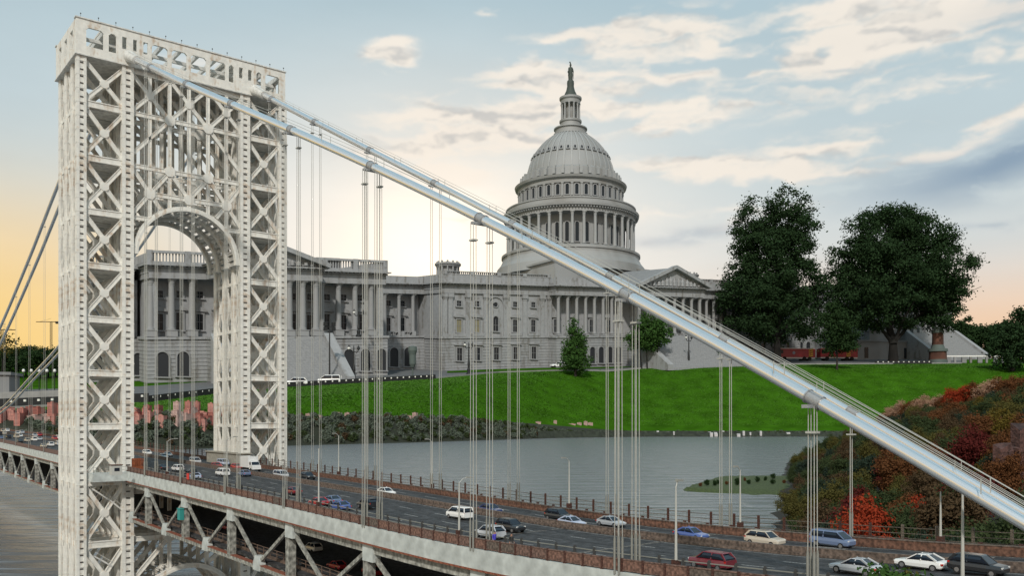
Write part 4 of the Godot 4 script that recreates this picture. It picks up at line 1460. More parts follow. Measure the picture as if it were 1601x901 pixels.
func make_truck() -> void:
	var t := thing("box_truck", "white box truck on the far lanes in front of the tower's far leg", "truck", BP(75.2, 184.0, deck_h(184.0) + 0.012), BRIDGE_TURN + PI)
	t.scale = Vector3.ONE * 0.95
	var m := MB.new()
	m.box(Vector3(-1.2, 0.95, -1.0), Vector3(1.2, 3.5, 4.0))
	part(t, "cargo_box", m.mesh(), M.car_white)
	m = MB.new()
	m.hexa([Vector3(-1.05, 0.6, -3.1), Vector3(1.05, 0.6, -3.1), Vector3(1.05, 0.6, -1.1), Vector3(-1.05, 0.6, -1.1), Vector3(-1.0, 1.5, -3.0), Vector3(1.0, 1.5, -3.0), Vector3(1.05, 1.5, -1.1), Vector3(-1.05, 1.5, -1.1)])
	m.hexa([Vector3(-1.0, 1.5, -2.5), Vector3(1.0, 1.5, -2.5), Vector3(1.05, 1.5, -1.1), Vector3(-1.05, 1.5, -1.1), Vector3(-0.95, 2.4, -2.0), Vector3(0.95, 2.4, -2.0), Vector3(1.0, 2.45, -1.1), Vector3(-1.0, 2.45, -1.1)])
	part(t, "cab", m.mesh(), M.car_white)
	m = MB.new()
	m.hexa([Vector3(-0.9, 1.6, -2.5), Vector3(0.9, 1.6, -2.5), Vector3(0.9, 1.6, -2.4), Vector3(-0.9, 1.6, -2.4), Vector3(-0.85, 2.3, -2.12), Vector3(0.85, 2.3, -2.12), Vector3(0.85, 2.3, -2.0), Vector3(-0.85, 2.3, -2.0)])
	for s in [-1.05, 0.99]:
		m.box(Vector3(s, 1.6, -2.0), Vector3(s + 0.06, 2.2, -1.3))
	part(t, "windscreen", m.mesh(), M.glass)
	m = MB.new()
	m.box(Vector3(-0.5, 0.5, -2.9), Vector3(0.5, 0.9, 3.9))
	part(t, "chassis", m.mesh(), M.tyre)
	m = MB.new()
	m.tube(Vector3(-0.14, 0, 0), Vector3(0.14, 0, 0), 0.45, 0.45, 14)
	for z in [-2.2, 2.7]:
		for s in [-1.0, 1.0]:
			var w := part(t, "wheel", m.mesh(), M.tyre, xf(Vector3(s * 0.95, 0.45, z)))
			part(w, "rim", car_parts("van").rim, M.rim)

func make_traffic() -> void:
	var near := "cars on the near lanes of the upper deck"
	var far := "cars on the far lanes of the upper deck"
	for q in [
		["suv", "maroon", 59.4, 46.4, true, "dark red hatchback with a silver roof at the near railing"],
		["sedan", "white", 69.6, 33.4, true, "white two door car beside the leafy bush at the lower right"],
		["sedan", "silver", 64.2, 36.0, true, "pale sedan half hidden behind the leafy bush"],
		["suv", "black", 69.0, 28.8, false, "black car at the bottom right corner behind the pale pole"],
		["van", "white", 66.4, 93.0, true, "white van on the near lanes beside the lamp post"],
		["suv", "black", 64.4, 79.8, false, "black estate car just behind the pale one at the ropes"],
		["suv", "silver", 59.0, 76.8, true, "pale silver estate car with red tail lamps behind the ropes"],
		["suv", "black", 62.0, 109.4, true, "black off-road car in the middle of the near lanes"],
		["sedan", "blue", 57.8, 109.8, true, "bright blue sedan close to the near railing"],
		["sedan", "steelblue", 60.2, 117.0, true, "blue grey sedan ahead of the bright blue one"],
		["sedan", "red", 57.5, 115.8, true, "red and white small car beside the blue grey sedan"],
		["sedan", "maroon", 61.2, 132.6, true, "dark red sedan on the near lanes right of the tower"],
		["van", "white", 65.4, 175.0, true, "white passenger van below the box truck"],
		["sedan", "steelblue", 69.0, 172.6, true, "blue grey sedan right behind the box truck"],
		["suv", "black", 59.6, 177.0, true, "black car seen through the portal near the railing"],
		["sedan", "paleblue", 58.2, 170.5, true, "pale blue car partly behind the red sign"],
		["suv", "white", 62.0, 192.5, true, "white car with red lamps seen through the portal"],
		["sedan", "black", 60.2, 197.5, true, "dark car at the left of the portal"]]:
		car(q[0], q[1], q[2], q[3], q[4], q[5], near)
	for q in [
		["sedan", "white", 73.2, 123.2, false, "white sedan on the far lanes right of the dark off-road car"],
		["sedan", "navy", 73.4, 95.4, false, "dark blue sedan on the far lanes behind the white van"],
		["suv", "black", 76.2, 84.4, false, "black minivan on the far lanes next to the silver blue sedan"],
		["sedan", "paleblue", 73.3, 78.8, false, "silver blue sedan in front of the black minivan"],
		["sedan", "silver", 77.2, 75.8, false, "small silver hatchback alone on the far lanes"],
		["sedan", "blue", 75.0, 61.4, false, "bright blue sedan on the far lanes below the grassy spit"],
		["suv", "beige", 75.7, 52.4, false, "beige and silver estate car on the far lanes"],
		["van", "steelblue", 79.0, 46.8, false, "blue grey minivan on the far lanes at the thick ropes"],
		["van", "silver", 73.0, 163.6, false, "silver minivan below the tower's far leg"],
		["suv", "black", 76.0, 158.0, false, "black car following the silver minivan"],
		["sedan", "red", 75.2, 192.5, false, "bright red car left of the box truck"],
		["sedan", "red", 70.2 + 2.6, 198.5, false, "red car with a white bonnet in the portal"],
		["van", "paleblue", 76.8, 205.0, false, "pale blue van in the portal, farther of the two"],
		["van", "silver", 73.2, 214.0, false, "silver van deep in the portal"],
		["sedan", "white", 73.0, 238.0, false, "white car at the portal's left edge, nearest of the white cars"],
		["sedan", "white", 76.6, 246.0, false, "white car behind the first at the portal's left edge"],
		["suv", "white", 74.0, 256.0, false, "farthest white car at the portal's left edge"]]:
		car(q[0], q[1], q[2], q[3], q[4], q[5], far)
	make_truck()
	rng.seed = 9
	var tones := ["white", "silver", "red", "white", "steelblue", "black", "beige"]
	for i in 46:
		car(["sedan", "suv", "van"][i % 3], tones[i % 7], [58.0, 61.5, 65.0, 68.0, 74.0, 77.0][i % 6], 270.0 + i * 6.6 + rng.randf() * 4.0, i % 6 < 4, "tiny %s car on the main span left of the tower" % tones[i % 7], "cars on the main span in %s" % tones[i % 7], 0.0, true)
	for q in [["suv", "red", 62.0, 108.0, "red car on the dark lower deck, right of centre"], ["sedan", "red", 60.0, 115.0, "red car on the dark lower deck behind a truss bar"], ["suv", "white", 64.0, 131.0, "pale car on the dark lower deck"], ["sedan", "red", 62.0, 163.0, "red car on the dark lower deck near the tower"], ["sedan", "silver", 59.5, 87.0, "car on the lower deck at the bottom edge of the picture"]]:
		car(q[0], q[1], q[2], q[3], true, q[4], "cars on the lower deck", -9.4, true)


# ---------------------------------------------------------------- walkers
func walker(at: Vector3, turn: float, stride: float, top: Color, legs: Color, label: String) -> void:
	var J := {"head": Vector3(0, 1.62, -0.02), "neck": Vector3(0, 1.45, 0), "chest": Vector3(0, 1.3, 0), "hip": Vector3(0, 0.92, 0)}
	var bones := [[J.head + Vector3(0, -0.04, 0), J.head + Vector3(0, 0.05, -0.01), 0.085, 0.09], [J.neck, J.head, 0.055, 0.06], [J.chest, J.hip, 0.15, 0.135]]
	for s in [-1.0, 1.0]:
		var sh := Vector3(s * 0.18, 1.4, 0)
		var el := Vector3(s * 0.24, 1.13, 0.05 - s * stride * 0.1)
		var wr := Vector3(s * 0.23, 0.9, -0.04 - s * stride * 0.25)
		bones.push_back([Vector3(s * 0.06, 1.4, 0), sh, 0.085, 0.075])
		bones.push_back([sh, el, 0.065, 0.05])
		bones.push_back([el, wr, 0.048, 0.034])
		bones.push_back([wr, wr + Vector3(0, -0.09, -0.02), 0.036, 0.028])
		for k in 4:
			bones.push_back([wr + Vector3((k - 1.5) * 0.018, -0.09, -0.02), wr + Vector3((k - 1.5) * 0.02, -0.17 + absf(k - 1.5) * 0.012, -0.04), 0.01, 0.008])
		bones.push_back([wr + Vector3(-s * 0.02, -0.05, -0.03), wr + Vector3(-s * 0.035, -0.11, -0.06), 0.011, 0.009])
		var hp := Vector3(s * 0.09, 0.9, 0)
		var kn := Vector3(s * 0.1, 0.5, -0.03 + s * stride * 0.2)
		var an := Vector3(s * 0.1, 0.09, 0.02 + s * stride * 0.42)
		bones.push_back([hp, kn, 0.1, 0.065])
		bones.push_back([kn, an, 0.062, 0.042])
		bones.push_back([an + Vector3(0, -0.04, 0.03), an + Vector3(0, -0.055, -0.16), 0.042, 0.032])
	var cell := 0.03
	var nx := 24
	var ny := 62
	var nz := 26
	var org := Vector3(-0.36, -0.03, -0.42)
	var f := PackedFloat32Array()
	f.resize(nx * ny * nz)
	f.fill(1.0)
	for b in bones:
		var lo: Vector3 = b[0].min(b[1]) - Vector3.ONE * 0.26 - org
		var hi: Vector3 = b[0].max(b[1]) + Vector3.ONE * 0.26 - org
		var ab: Vector3 = b[1] - b[0]
		for y in range(maxi(0, int(lo.y / cell)), mini(ny, int(hi.y / cell) + 1)):
			for z in range(maxi(0, int(lo.z / cell)), mini(nz, int(hi.z / cell) + 1)):
				for x in range(maxi(0, int(lo.x / cell)), mini(nx, int(hi.x / cell) + 1)):
					var p := org + Vector3(x, y, z) * cell
					var h := clampf((p - b[0]).dot(ab) / ab.length_squared(), 0, 1)
					var d: float = (p - b[0] - ab * h).length() - lerpf(b[2], b[3], h)
					var i := (y * nz + z) * nx + x
					var k := 0.03
					var o := f[i]
					var t := clampf(0.5 + 0.5 * (d - o) / k, 0, 1)
					f[i] = lerpf(d, o, t) - k * t * (1.0 - t)
	var m := MB.new()
	m.use_col = true
	var cellv := {}
	var idx := func(x: int, y: int, z: int) -> int: return (y * nz + z) * nx + x
	for y in ny - 1:
		for z in nz - 1:
			for x in nx - 1:
				var s := Vector3.ZERO
				var c := 0
				for e in [[0, 0, 0, 1, 0, 0], [0, 1, 0, 1, 1, 0], [0, 0, 1, 1, 0, 1], [0, 1, 1, 1, 1, 1], [0, 0, 0, 0, 1, 0], [1, 0, 0, 1, 1, 0], [0, 0, 1, 0, 1, 1], [1, 0, 1, 1, 1, 1], [0, 0, 0, 0, 0, 1], [1, 0, 0, 1, 0, 1], [0, 1, 0, 0, 1, 1], [1, 1, 0, 1, 1, 1]]:
					var a := f[idx.call(x + e[0], y + e[1], z + e[2])]
					var b := f[idx.call(x + e[3], y + e[4], z + e[5])]
					if (a < 0.0) != (b < 0.0):
						var t := a / (a - b)
						s += Vector3(x + lerpf(e[0], e[3], t), y + lerpf(e[1], e[4], t), z + lerpf(e[2], e[5], t))
						c += 1
				if c:
					cellv[idx.call(x, y, z)] = org + s / c * cell
	var grad := func(p: Vector3) -> Vector3:
		var q := (p - org) / cell
		var x := clampi(int(q.x + 0.5), 1, nx - 2)
		var y := clampi(int(q.y + 0.5), 1, ny - 2)
		var z := clampi(int(q.z + 0.5), 1, nz - 2)
		return Vector3(f[idx.call(x + 1, y, z)] - f[idx.call(x - 1, y, z)], f[idx.call(x, y + 1, z)] - f[idx.call(x, y - 1, z)], f[idx.call(x, y, z + 1)] - f[idx.call(x, y, z - 1)]).normalized()
	for y in range(1, ny - 1):
		for z in range(1, nz - 1):
			for x in range(1, nx - 1):
				var a := f[idx.call(x, y, z)]
				for e in [[1, 0, 0], [0, 1, 0], [0, 0, 1]]:
					var b := f[idx.call(x + e[0], y + e[1], z + e[2])]
					if (a < 0.0) == (b < 0.0):
						continue
					var q := []
					if e[0]:
						q = [idx.call(x, y - 1, z - 1), idx.call(x, y, z - 1), idx.call(x, y, z), idx.call(x, y - 1, z)]
					elif e[1]:
						q = [idx.call(x - 1, y, z - 1), idx.call(x, y, z - 1), idx.call(x, y, z), idx.call(x - 1, y, z)]
					else:
						q = [idx.call(x - 1, y - 1, z), idx.call(x, y - 1, z), idx.call(x, y, z), idx.call(x - 1, y, z)]
					if not (cellv.has(q[0]) and cellv.has(q[1]) and cellv.has(q[2]) and cellv.has(q[3])):
						continue
					var P := [cellv[q[0]], cellv[q[1]], cellv[q[2]], cellv[q[3]]]
					var c: Vector3 = (P[0] + P[2]) * 0.5
					m.col = legs
					if c.y < 0.08: m.col = Color(0.02, 0.02, 0.02)
					if c.y > 0.9: m.col = top
					if c.y > 0.7 and absf(c.x) > 0.19: m.col = top if c.y > 0.9 else Color(0.42, 0.24, 0.17)
					if c.y > 1.46: m.col = Color(0.42, 0.24, 0.17)
					if c.y > 1.66 or (c.y > 1.56 and c.z > 0.02): m.col = Color(0.02, 0.015, 0.012)
					var N := [grad.call(P[0]), grad.call(P[1]), grad.call(P[2]), grad.call(P[3])]
					m.tri3(P[0], P[1], P[2], N[0], N[1], N[2])
					m.tri3(P[0], P[2], P[3], N[0], N[2], N[3])
	if not M.has("person"):
		var pm := mat("person", 1, 1, 1, 0.8)
		pm.vertex_color_use_as_albedo = true
	var o := single("person", m.mesh(), M.person, at, turn, label, "person", "people on the near walkway")

func make_people() -> void:
	walker(BP(53.9, 69.4, deck_h(69.4) + 0.165), BRIDGE_TURN + PI, 0.5, Color(0.06, 0.05, 0.42), Color(0.03, 0.03, 0.025), "person in a blue top walking on the near walkway by the ropes")
	walker(BP(54.1, 66.9, deck_h(66.9) + 0.165), BRIDGE_TURN + PI, -0.4, Color(0.03, 0.03, 0.03), Color(0.16, 0.13, 0.12), "person in dark clothes walking right of the one in blue")


# ---------------------------------------------------------------- the domed building
func C(s: float, y: float, d: float) -> Vector3:
	return Vector3(s, y + GS * s + GD * d, d) * K

func cbox(m: MB, s0: float, s1: float, y0: float, y1: float, d0: float, d1: float) -> void:
	m.hexa([C(s0, y0, d0), C(s1, y0, d0), C(s1, y0, d1), C(s0, y0, d1), C(s0, y1, d0), C(s1, y1, d0), C(s1, y1, d1), C(s0, y1, d1)])

func cpart(p: Node, called: String, mt: Material, boxes: Array) -> MeshInstance3D:
	var m := MB.new()
	for b in boxes:
		cbox(m, b[0], b[1], b[2], b[3], b[4], b[5])
	return part(p, called, m.mesh(), mt)

func cx_at(s: float, y: float, d: float, turn := 0.0, sc := Vector3.ONE) -> Transform3D:
	return Transform3D(Basis(Vector3.UP, turn).scaled_local(sc * K), C(s, y, d))

func column_shape(h: float, r: float, plinth := 0.0) -> ArrayMesh:
	var m := MB.new()
	if plinth > 0.0:
		m.box(Vector3(-r * 1.5, 0, -r * 1.5), Vector3(r * 1.5, plinth, r * 1.5))
		m.box(Vector3(-r * 1.65, plinth - 0.12, -r * 1.65), Vector3(r * 1.65, plinth, r * 1.65))
	var p := plinth
	m.lathe([Vector2(r * 1.35, p), Vector2(r * 1.38, p + 0.12), Vector2(r * 1.15, p + 0.2), Vector2(r * 1.2, p + 0.32), Vector2(r, p + 0.42), Vector2(r * 0.99, p + (h - p) * 0.4), Vector2(r * 0.84, h - 1.15), Vector2(r * 0.95, h - 1.1), Vector2(r * 0.86, h - 1.0), Vector2(r * 1.0, h - 0.75), Vector2(r * 0.98, h - 0.6), Vector2(r * 1.25, h - 0.22)], 14, false)
	m.box(Vector3(-r * 1.28, h - 0.22, -r * 1.28), Vector3(r * 1.28, h, r * 1.28))
	return m.mesh()

var win := {}

func window_shapes() -> void:
	# each: frame mesh and pane mesh, drawn at unit scale in metres, foot at the sill
	var make := func(w: float, h: float, hood: int, arch: bool) -> Array:
		var f := MB.new()
		var p := MB.new()
		var t := 0.22
		f.box(Vector3(-w / 2 - t, 0, 0), Vector3(-w / 2, h, 0.22))
		f.box(Vector3(w / 2, 0, 0), Vector3(w / 2 + t, h, 0.22))
		f.box(Vector3(-w / 2 - t - 0.12, -0.22, 0), Vector3(w / 2 + t + 0.12, 0, 0.34))
		if arch:
			for i in 12:
				var a := PI * i / 12.0
				var b := PI * (i + 1) / 12.0
				var q := []
				for z in [0.0, 0.22]:
					for e in [[a, w / 2], [b, w / 2], [b, w / 2 + t], [a, w / 2 + t]]:
						q.push_back(Vector3(cos(e[0]) * e[1], h + sin(e[0]) * e[1], z))
				f.hexa(q)
				p.tri(Vector3(0, h, 0.03), Vector3(cos(a) * w / 2, h + sin(a) * w / 2, 0.03), Vector3(cos(b) * w / 2, h + sin(b) * w / 2, 0.03), Vector3(0, 0, 1))
		else:
			f.box(Vector3(-w / 2 - t, h, 0), Vector3(w / 2 + t, h + t, 0.22))
		if hood == 1:
			var pl := PackedVector2Array()
			for i in 9:
				var a := PI * (0.15 + 0.7 * i / 8.0)
				pl.push_back(Vector2(cos(a) * (w * 0.5 + 0.75), h + 0.62 + (sin(a) - 0.45) * 1.05))
			f.prism(pl, 0, 0.4)
			f.box(Vector3(-w / 2 - 0.7, h + 0.42, 0), Vector3(w / 2 + 0.7, h + 0.62, 0.45))
		elif hood == 2:
			f.prism(PackedVector2Array([Vector2(-w / 2 - 0.7, h + 0.6), Vector2(w / 2 + 0.7, h + 0.6), Vector2(0, h + 1.25)]), 0, 0.4)
			f.box(Vector3(-w / 2 - 0.7, h + 0.42, 0), Vector3(w / 2 + 0.7, h + 0.6, 0.45))
		elif hood == 3:
			f.box(Vector3(-w / 2 - 0.75, h + 0.5, 0), Vector3(w / 2 + 0.75, h + 0.72, 0.4))
			f.box(Vector3(-w / 2 - 0.62, -0.3, 0), Vector3(-w / 2 - 0.35, h + 0.5, 0.15))
			f.box(Vector3(w / 2 + 0.35, -0.3, 0), Vector3(w / 2 + 0.62, h + 0.5, 0.15))
		p.quad(Vector3(-w / 2, 0, 0.03), Vector3(w / 2, 0, 0.03), Vector3(w / 2, h, 0.03), Vector3(-w / 2, h, 0.03), Vector3(0, 0, 1))
		var b := MB.new()
		b.box(Vector3(-0.035, 0, 0.035), Vector3(0.035, h, 0.08))
		b.box(Vector3(-w / 2, h * 0.5 - 0.035, 0.035), Vector3(w / 2, h * 0.5 + 0.035, 0.08))
		return [f.mesh(), p.mesh(), b.mesh()]
	win.tall = make.call(1.15, 2.7, 1, false)
	win.gable = make.call(1.15, 2.9, 2, false)
	win.small = make.call(1.1, 1.15, 0, false)
	win.base = make.call(1.25, 2.7, 3, false)
	win.arch = make.call(1.5, 3.0, 0, true)
	win.door = make.call(1.9, 3.1, 0, true)
	win.tallarch = make.call(1.3, 2.6, 0, true)
	win.drum = make.call(0.9, 2.3, 0, true)
	win.oval = make.call(0.5, 0.75, 0, true)
	win.slim = make.call(1.0, 4.6, 0, true)

func window(p: Node, style: String, at: Transform3D, pane := "pane", called := "window") -> void:
	var w := part(p, called, win[style][0], M.marble, at)
	part(w, "pane", win[style][1], M[pane])
	if style in ["tall", "gable", "small", "base", "tallarch"]:
		part(w, "glazing_bar", win[style][2], M.marble_joint)

func rusticated(p: Node, s0: float, s1: float, y0: float, y1: float, d0: float, d1: float) -> void:
	cpart(p, "basement_wall", M.marble_joint, [[s0 + 0.12, s1 - 0.12, y0, y1, d0, d1 - 0.12]])
	var m := MB.new()
	var n := int((y1 - y0) / 0.62)
	var h := (y1 - y0) / n
	for i in n:
		cbox(m, s0, s1, y0 + i * h + 0.04, y0 + (i + 1) * h - 0.04, d0, d1)
	part(p, "stone_courses", m.mesh(), M.marble_wall)

func balustrade(p: Node, s0: float, s1: float, y0: float, h: float, d: float, bay: float) -> void:
	var n := maxi(1, int(round((s1 - s0) / bay)))
	var b := (s1 - s0) / n
	var o := cpart(p, "balustrade", M.marble, [[s0, s1, y0, y0 + h * 0.2, d - 0.35, d + 0.35], [s0, s1, y0 + h * 0.82, y0 + h, d - 0.4, d + 0.4]])
	for i in n + 1:
		cpart(o, "pier", M.marble, [[s0 + i * b - 0.45, s0 + i * b + 0.45, y0 + 0.004, y0 + h + 0.05, d - 0.43, d + 0.43]])
	var m := MB.new()
	for i in n:
		var x := s0 + i * b + 0.65
		while x < s0 + (i + 1) * b - 0.55:
			cbox(m, x - 0.11, x + 0.11, y0 + h * 0.2, y0 + h * 0.82, d - 0.11, d + 0.11)
			x += 0.5
	part(o, "balusters", m.mesh(), M.marble).set_meta("kind", "stuff")

# roof edge: architrave, frieze, cornice with modillions
func entablature(p: Node, s0: float, s1: float, y0: float, y1: float, d0: float, d1: float) -> void:
	var h := y1 - y0
	var o := cpart(p, "entablature", M.marble, [[s0, s1, y0, y0 + h * 0.42, d0, d1], [s0 - 0.1, s1 + 0.1, y0 + h * 0.42, y0 + h * 0.78, d0, d1 - 0.12], [s0 - 0.3, s1 + 0.3, y0 + h * 0.78, y0 + h * 0.88, d0, d1 + 0.3]])
	cpart(o, "cornice", M.marble, [[s0 - 0.75, s1 + 0.75, y0 + h * 0.94, y1 + 0.12, d0, d1 + 0.85]])
	var m := MB.new()
	var x := s0
	while x < s1:
		cbox(m, x, x + 0.3, y0 + h * 0.86, y0 + h * 0.94, d1, d1 + 0.7)
		x += 0.75
	part(o, "modillions", m.mesh(), M.marble_joint).set_meta("kind", "stuff")

func pediment(p: Node, s0: float, s1: float, y0: float, y1: float, d0: float, d1: float) -> void:
	var c := (s0 + s1) * 0.5
	var m := MB.new()
	# gabled roof behind
	m.quad(C(s0, y0, d0), C(s0, y0, d1), C(c, y1, d1), C(c, y1, d0), Vector3(-0.4, 1, 0))
	m.quad(C(s1, y0, d0), C(s1, y0, d1), C(c, y1, d1), C(c, y1, d0), Vector3(0.4, 1, 0))
	var o := part(p, "pediment", m.mesh(), M.roof_slate)
	m = MB.new()
	var k := 0.93
	m.tri(C(lerpf(c, s0, k), y0 + 0.1, d1 - 0.5), C(lerpf(c, s1, k), y0 + 0.1, d1 - 0.5), C(c, y0 + (y1 - y0) * k, d1 - 0.5), Vector3(0, 0, 1))
	part(o, "tympanum", m.mesh(), M.marble_wall)
	for q in [s0, s1]:
		m = MB.new()
		var a := C(q, y0 + 0.15, d1 - 0.1)
		var b := C(c, y1 + 0.15, d1 - 0.1)
		m.bar(a, b, 1.5 * K, 0.75 * K)
		part(o, "raking_cornice", m.mesh(), M.marble)
	# carved figures in the gable
	rng.seed = int(s0 * 10.0) + 500
	m = MB.new()
	for i in 15:
		var t := (i - 7) / 7.0
		var h := ((y1 - y0) * (1.0 - absf(t)) * 0.55 + 0.3) * rng.randf_range(0.65, 1.0)
		var sx := c + t * (s1 - s0) * 0.40
		m.lathe([Vector2(0.42, 0), Vector2(0.34, h * 0.4), Vector2(0.42, h * 0.66), Vector2(0.16, h * 0.78), Vector2(0.2, h * 0.9), Vector2(0.0, h)], 7, true, C(sx + rng.randf() * 0.3, y0 + 0.15, d1 - 0.35), K)
	part(o, "carved_figures", m.mesh(), M.marble)

func flight(p: Node, s0: float, s1: float, y1: float, d0: float, d1: float, n: int) -> void:
	var m := MB.new()
	for i in n:
		var a := lerpf(d0, d1, float(i) / n)
		var b := lerpf(d0, d1, float(i + 1) / n)
		cbox(m, s0, s1, -0.3, y1 * (1.0 - float(i) / n), a, b)
	var o := part(p, "stair_flight", m.mesh(), M.steps)
	for e in [[s0 - 1.6, s0], [s1, s1 + 1.6]]:
		m = MB.new()
		m.hexa([C(e[0], -0.3, d0), C(e[1], -0.3, d0), C(e[1], -0.3, d1), C(e[0], -0.3, d1), C(e[0], y1 + 0.9, d0), C(e[1], y1 + 0.9, d0), C(e[1], 1.0, d1), C(e[0], 1.0, d1)])
		part(o, "cheek_wall", m.mesh(), M.marble_wall)

func make_capitol() -> void:
	window_shapes()
	var b := thing("domed_parliament", "long pale stone parliament with colonnades and a great tiered dome", "building", CAP, CAP_TURN)
	var col := column_shape(9.6, 0.55, 1.1)
	var colb := column_shape(9.0, 0.42, 0.5)
	# ---- wings with porticoes
	for w in [[-59.0, 1.0], [129.7, -1.0]]:
		var s0: float = w[0]
		var s1 := s0 + 42.3
		rusticated(b, s0, s1, -0.6, 7.1, -24.0, 10.0)
		cpart(b, "string_course", M.marble, [[s0 - 0.25, s1 + 0.25, 7.1, 7.5, -24.2, 10.25]])
		cpart(b, "wall", M.marble_wall, [[s0 + 0.6, s1 - 0.6, 7.5, 17.1, -23.0, 7.3]])
		for e in [s0 + 0.6, s1 - 1.7]:
			cpart(b, "corner_pier", M.marble, [[e, e + 1.1, 7.503, 17.1, 7.3, 9.4]])
		entablature(b, s0 + 0.3, s1 - 0.3, 17.1, 19.3, -23.6, 9.9)
		cpart(b, "roof", M.roof_slate, [[s0, s1, 19.42, 19.8, -23.0, 9.0]])
		balustrade(b, s0 + 0.4, s1 - 0.4, 19.43, 2.2, 9.6, 6.0)
		balustrade(b, s0 + 0.4, s1 - 0.4, 19.43, 2.2, -22.6, 8.0)
		cpart(b, "attic_wall", M.marble, [[s0 + 0.4, s0 + 1.0, 19.43, 21.4, -22.0, 9.0], [s1 - 1.0, s1 - 0.4, 19.43, 21.4, -22.0, 9.0]])
		var ps := s0 + 9.3
		var pe := s0 + (27.6 if w[1] > 0.0 else 32.3)
		var i := 0
		while s0 + 0.7 + i * 3.22 < s1:
			var s := s0 + 0.75 + i * 3.22
			if s < ps - 1.0 or s > pe + 1.0:
				part(b, "column", col, M.marble, cx_at(s, 7.5, 9.0))
			if i < 13:
				var m := s + 1.61
				window(b, "gable" if i % 2 else "tall", cx_at(m, 8.6, 7.3))
				window(b, "small", cx_at(m, 14.0, 7.3))
				if m < ps - 0.8 or m > pe + 1.2:
					window(b, "door", cx_at(m, 1.0, 10.0), "opening", "arched_opening")
			i += 1
		# portico
		rusticated(b, ps, pe, -0.6, 7.1, 10.0, 15.4)
		cpart(b, "portico_floor", M.marble, [[ps - 0.2, pe + 0.2, 7.1, 7.5, 10.0, 15.7]])
		for k in 8:
			part(b, "column", col, M.marble, cx_at(ps + 0.9 + k * (pe - ps - 1.8) / 7.0, 7.5, 14.5))
		entablature(b, ps, pe, 17.1, 19.3, 9.95, 15.3)
		pediment(b, ps - 1.0, pe + 1.0, 19.45, 22.9, 2.0, 16.2)
		cpart(b, "attic_wall", M.marble, [[pe + 1.2, pe + 5.6, 19.44, 21.75, 7.6, 9.15]])
		flight(b, ps + 1.0, pe + 0.2, 7.2, 15.4, 25.5, 26)
	# step back at the near end
	rusticated(b, -68.0, -59.0, -0.6, 7.1, -20.0, 3.0)
	cpart(b, "wall", M.marble_wall, [[-67.6, -59.0, 7.1, 17.1, -20.0, 1.0]])
	for s in [-66.5, -63.4, -60.6]:
		part(b, "column", col, M.marble, cx_at(s, 7.5, 2.2))
		window(b, "arch", cx_at(s + 1.4, 1.0, 3.0), "opening", "arched_opening")
	entablature(b, -67.8, -59.8, 17.1, 19.0, -20.0, 2.8)
	balustrade(b, -67.6, -60.0, 19.15, 1.8, 2.4, 4.0)
	# ---- connecting corridors
	for w in [[-16.7, 0.0], [113.0, 129.7]]:
		rusticated(b, w[0], w[1], -0.8, 6.9, -22.0, -7.6)
		cpart(b, "string_course", M.marble, [[w[0], w[1], 6.9, 7.2, -22.0, -7.3]])
		cpart(b, "wall", M.marble_wall, [[w[0], w[1], 7.2, 16.3, -22.0, -10.6]])
		for k in 5:
			var s: float = w[0] + 1.2 + k * 3.3
			part(b, "column", colb, M.marble, cx_at(s, 7.2, -8.6))
			if k < 4:
				window(b, "gable", cx_at(s + 1.65, 8.2, -10.6))
				window(b, "small", cx_at(s + 1.65, 13.6, -10.6))
				window(b, "door", cx_at(s + 1.65, 0.7, -7.6), "opening", "arched_opening")
				balustrade(b, s + 0.3, s + 3.0, 7.21, 1.0, -7.8, 3.0)
		entablature(b, w[0], w[1], 16.25, 18.4, -22.0, -7.9)
		cpart(b, "parapet", M.marble, [[w[0], w[1], 18.52, 20.0, -9.0, -8.2]])
		cpart(b, "roof", M.roof_slate, [[w[0], w[1], 18.53, 18.9, -22.0, -9.0]])
	# ---- older wings with pilasters
	for w in [[0.0, 28.6], [84.4, 113.0]]:
		var s0: float = w[0]
		var s1: float = w[1]
		rusticated(b, s0, s1, -0.8, 6.7, -34.0, 0.0)
		cpart(b, "string_course", M.marble, [[s0 - 0.2, s1 + 0.2, 6.7, 7.15, -34.2, 0.22]])
		cpart(b, "wall", M.marble_wall, [[s0 + 0.25, s1 - 0.25, 7.15, 16.3, -33.7, -0.25]])
		for k in [0.9, 2.2, 6.4, 10.9, 15.9, 20.9, 25.6, 27.6]:
			cpart(b, "pilaster", M.marble, [[s0 + k - 0.5, s0 + k + 0.5, 7.15, 15.0, -0.3, 0.06], [s0 + k - 0.62, s0 + k + 0.62, 7.15, 7.7, -0.3, 0.14], [s0 + k - 0.55, s0 + k + 0.55, 15.0, 15.4, -0.3, 0.12], [s0 + k - 0.72, s0 + k + 0.72, 15.4, 16.2, -0.3, 0.28]])
		for k in [0.0, 1.0, 3.0, 4.0]:
			var s: float = s0 + [4.3, 8.7, 13.4, 18.4, 23.2][int(k)]
			window(b, "small", cx_at(s, 13.5, -0.25))
			window(b, "tall", cx_at(s, 8.0, -0.25), "pane_shade" if k < 2.0 and s0 < 1.0 else "pane")
			window(b, "base", cx_at(s, 2.0, 0.0))
			cpart(b, "balcony_sill", M.marble, [[s - 1.5, s + 1.5, 7.15, 7.75, -0.25, 0.3]])
		window(b, "tallarch", cx_at(s0 + 13.4, 8.2, -0.25))
		window(b, "base", cx_at(s0 + 13.4, 2.0, 0.0))
		# round window under an arch
		var ar := MB.new()
		for i in 20:
			var a := PI * i / 20.0
			var e := PI * (i + 1) / 20.0
			var q := []
			for z in [0.0, 0.25]:
				for r in [[a, 1.95], [e, 1.95], [e, 2.25], [a, 2.25]]:
					q.push_back(Vector3(cos(r[0]) * r[1], sin(r[0]) * r[1], z))
			ar.hexa(q)
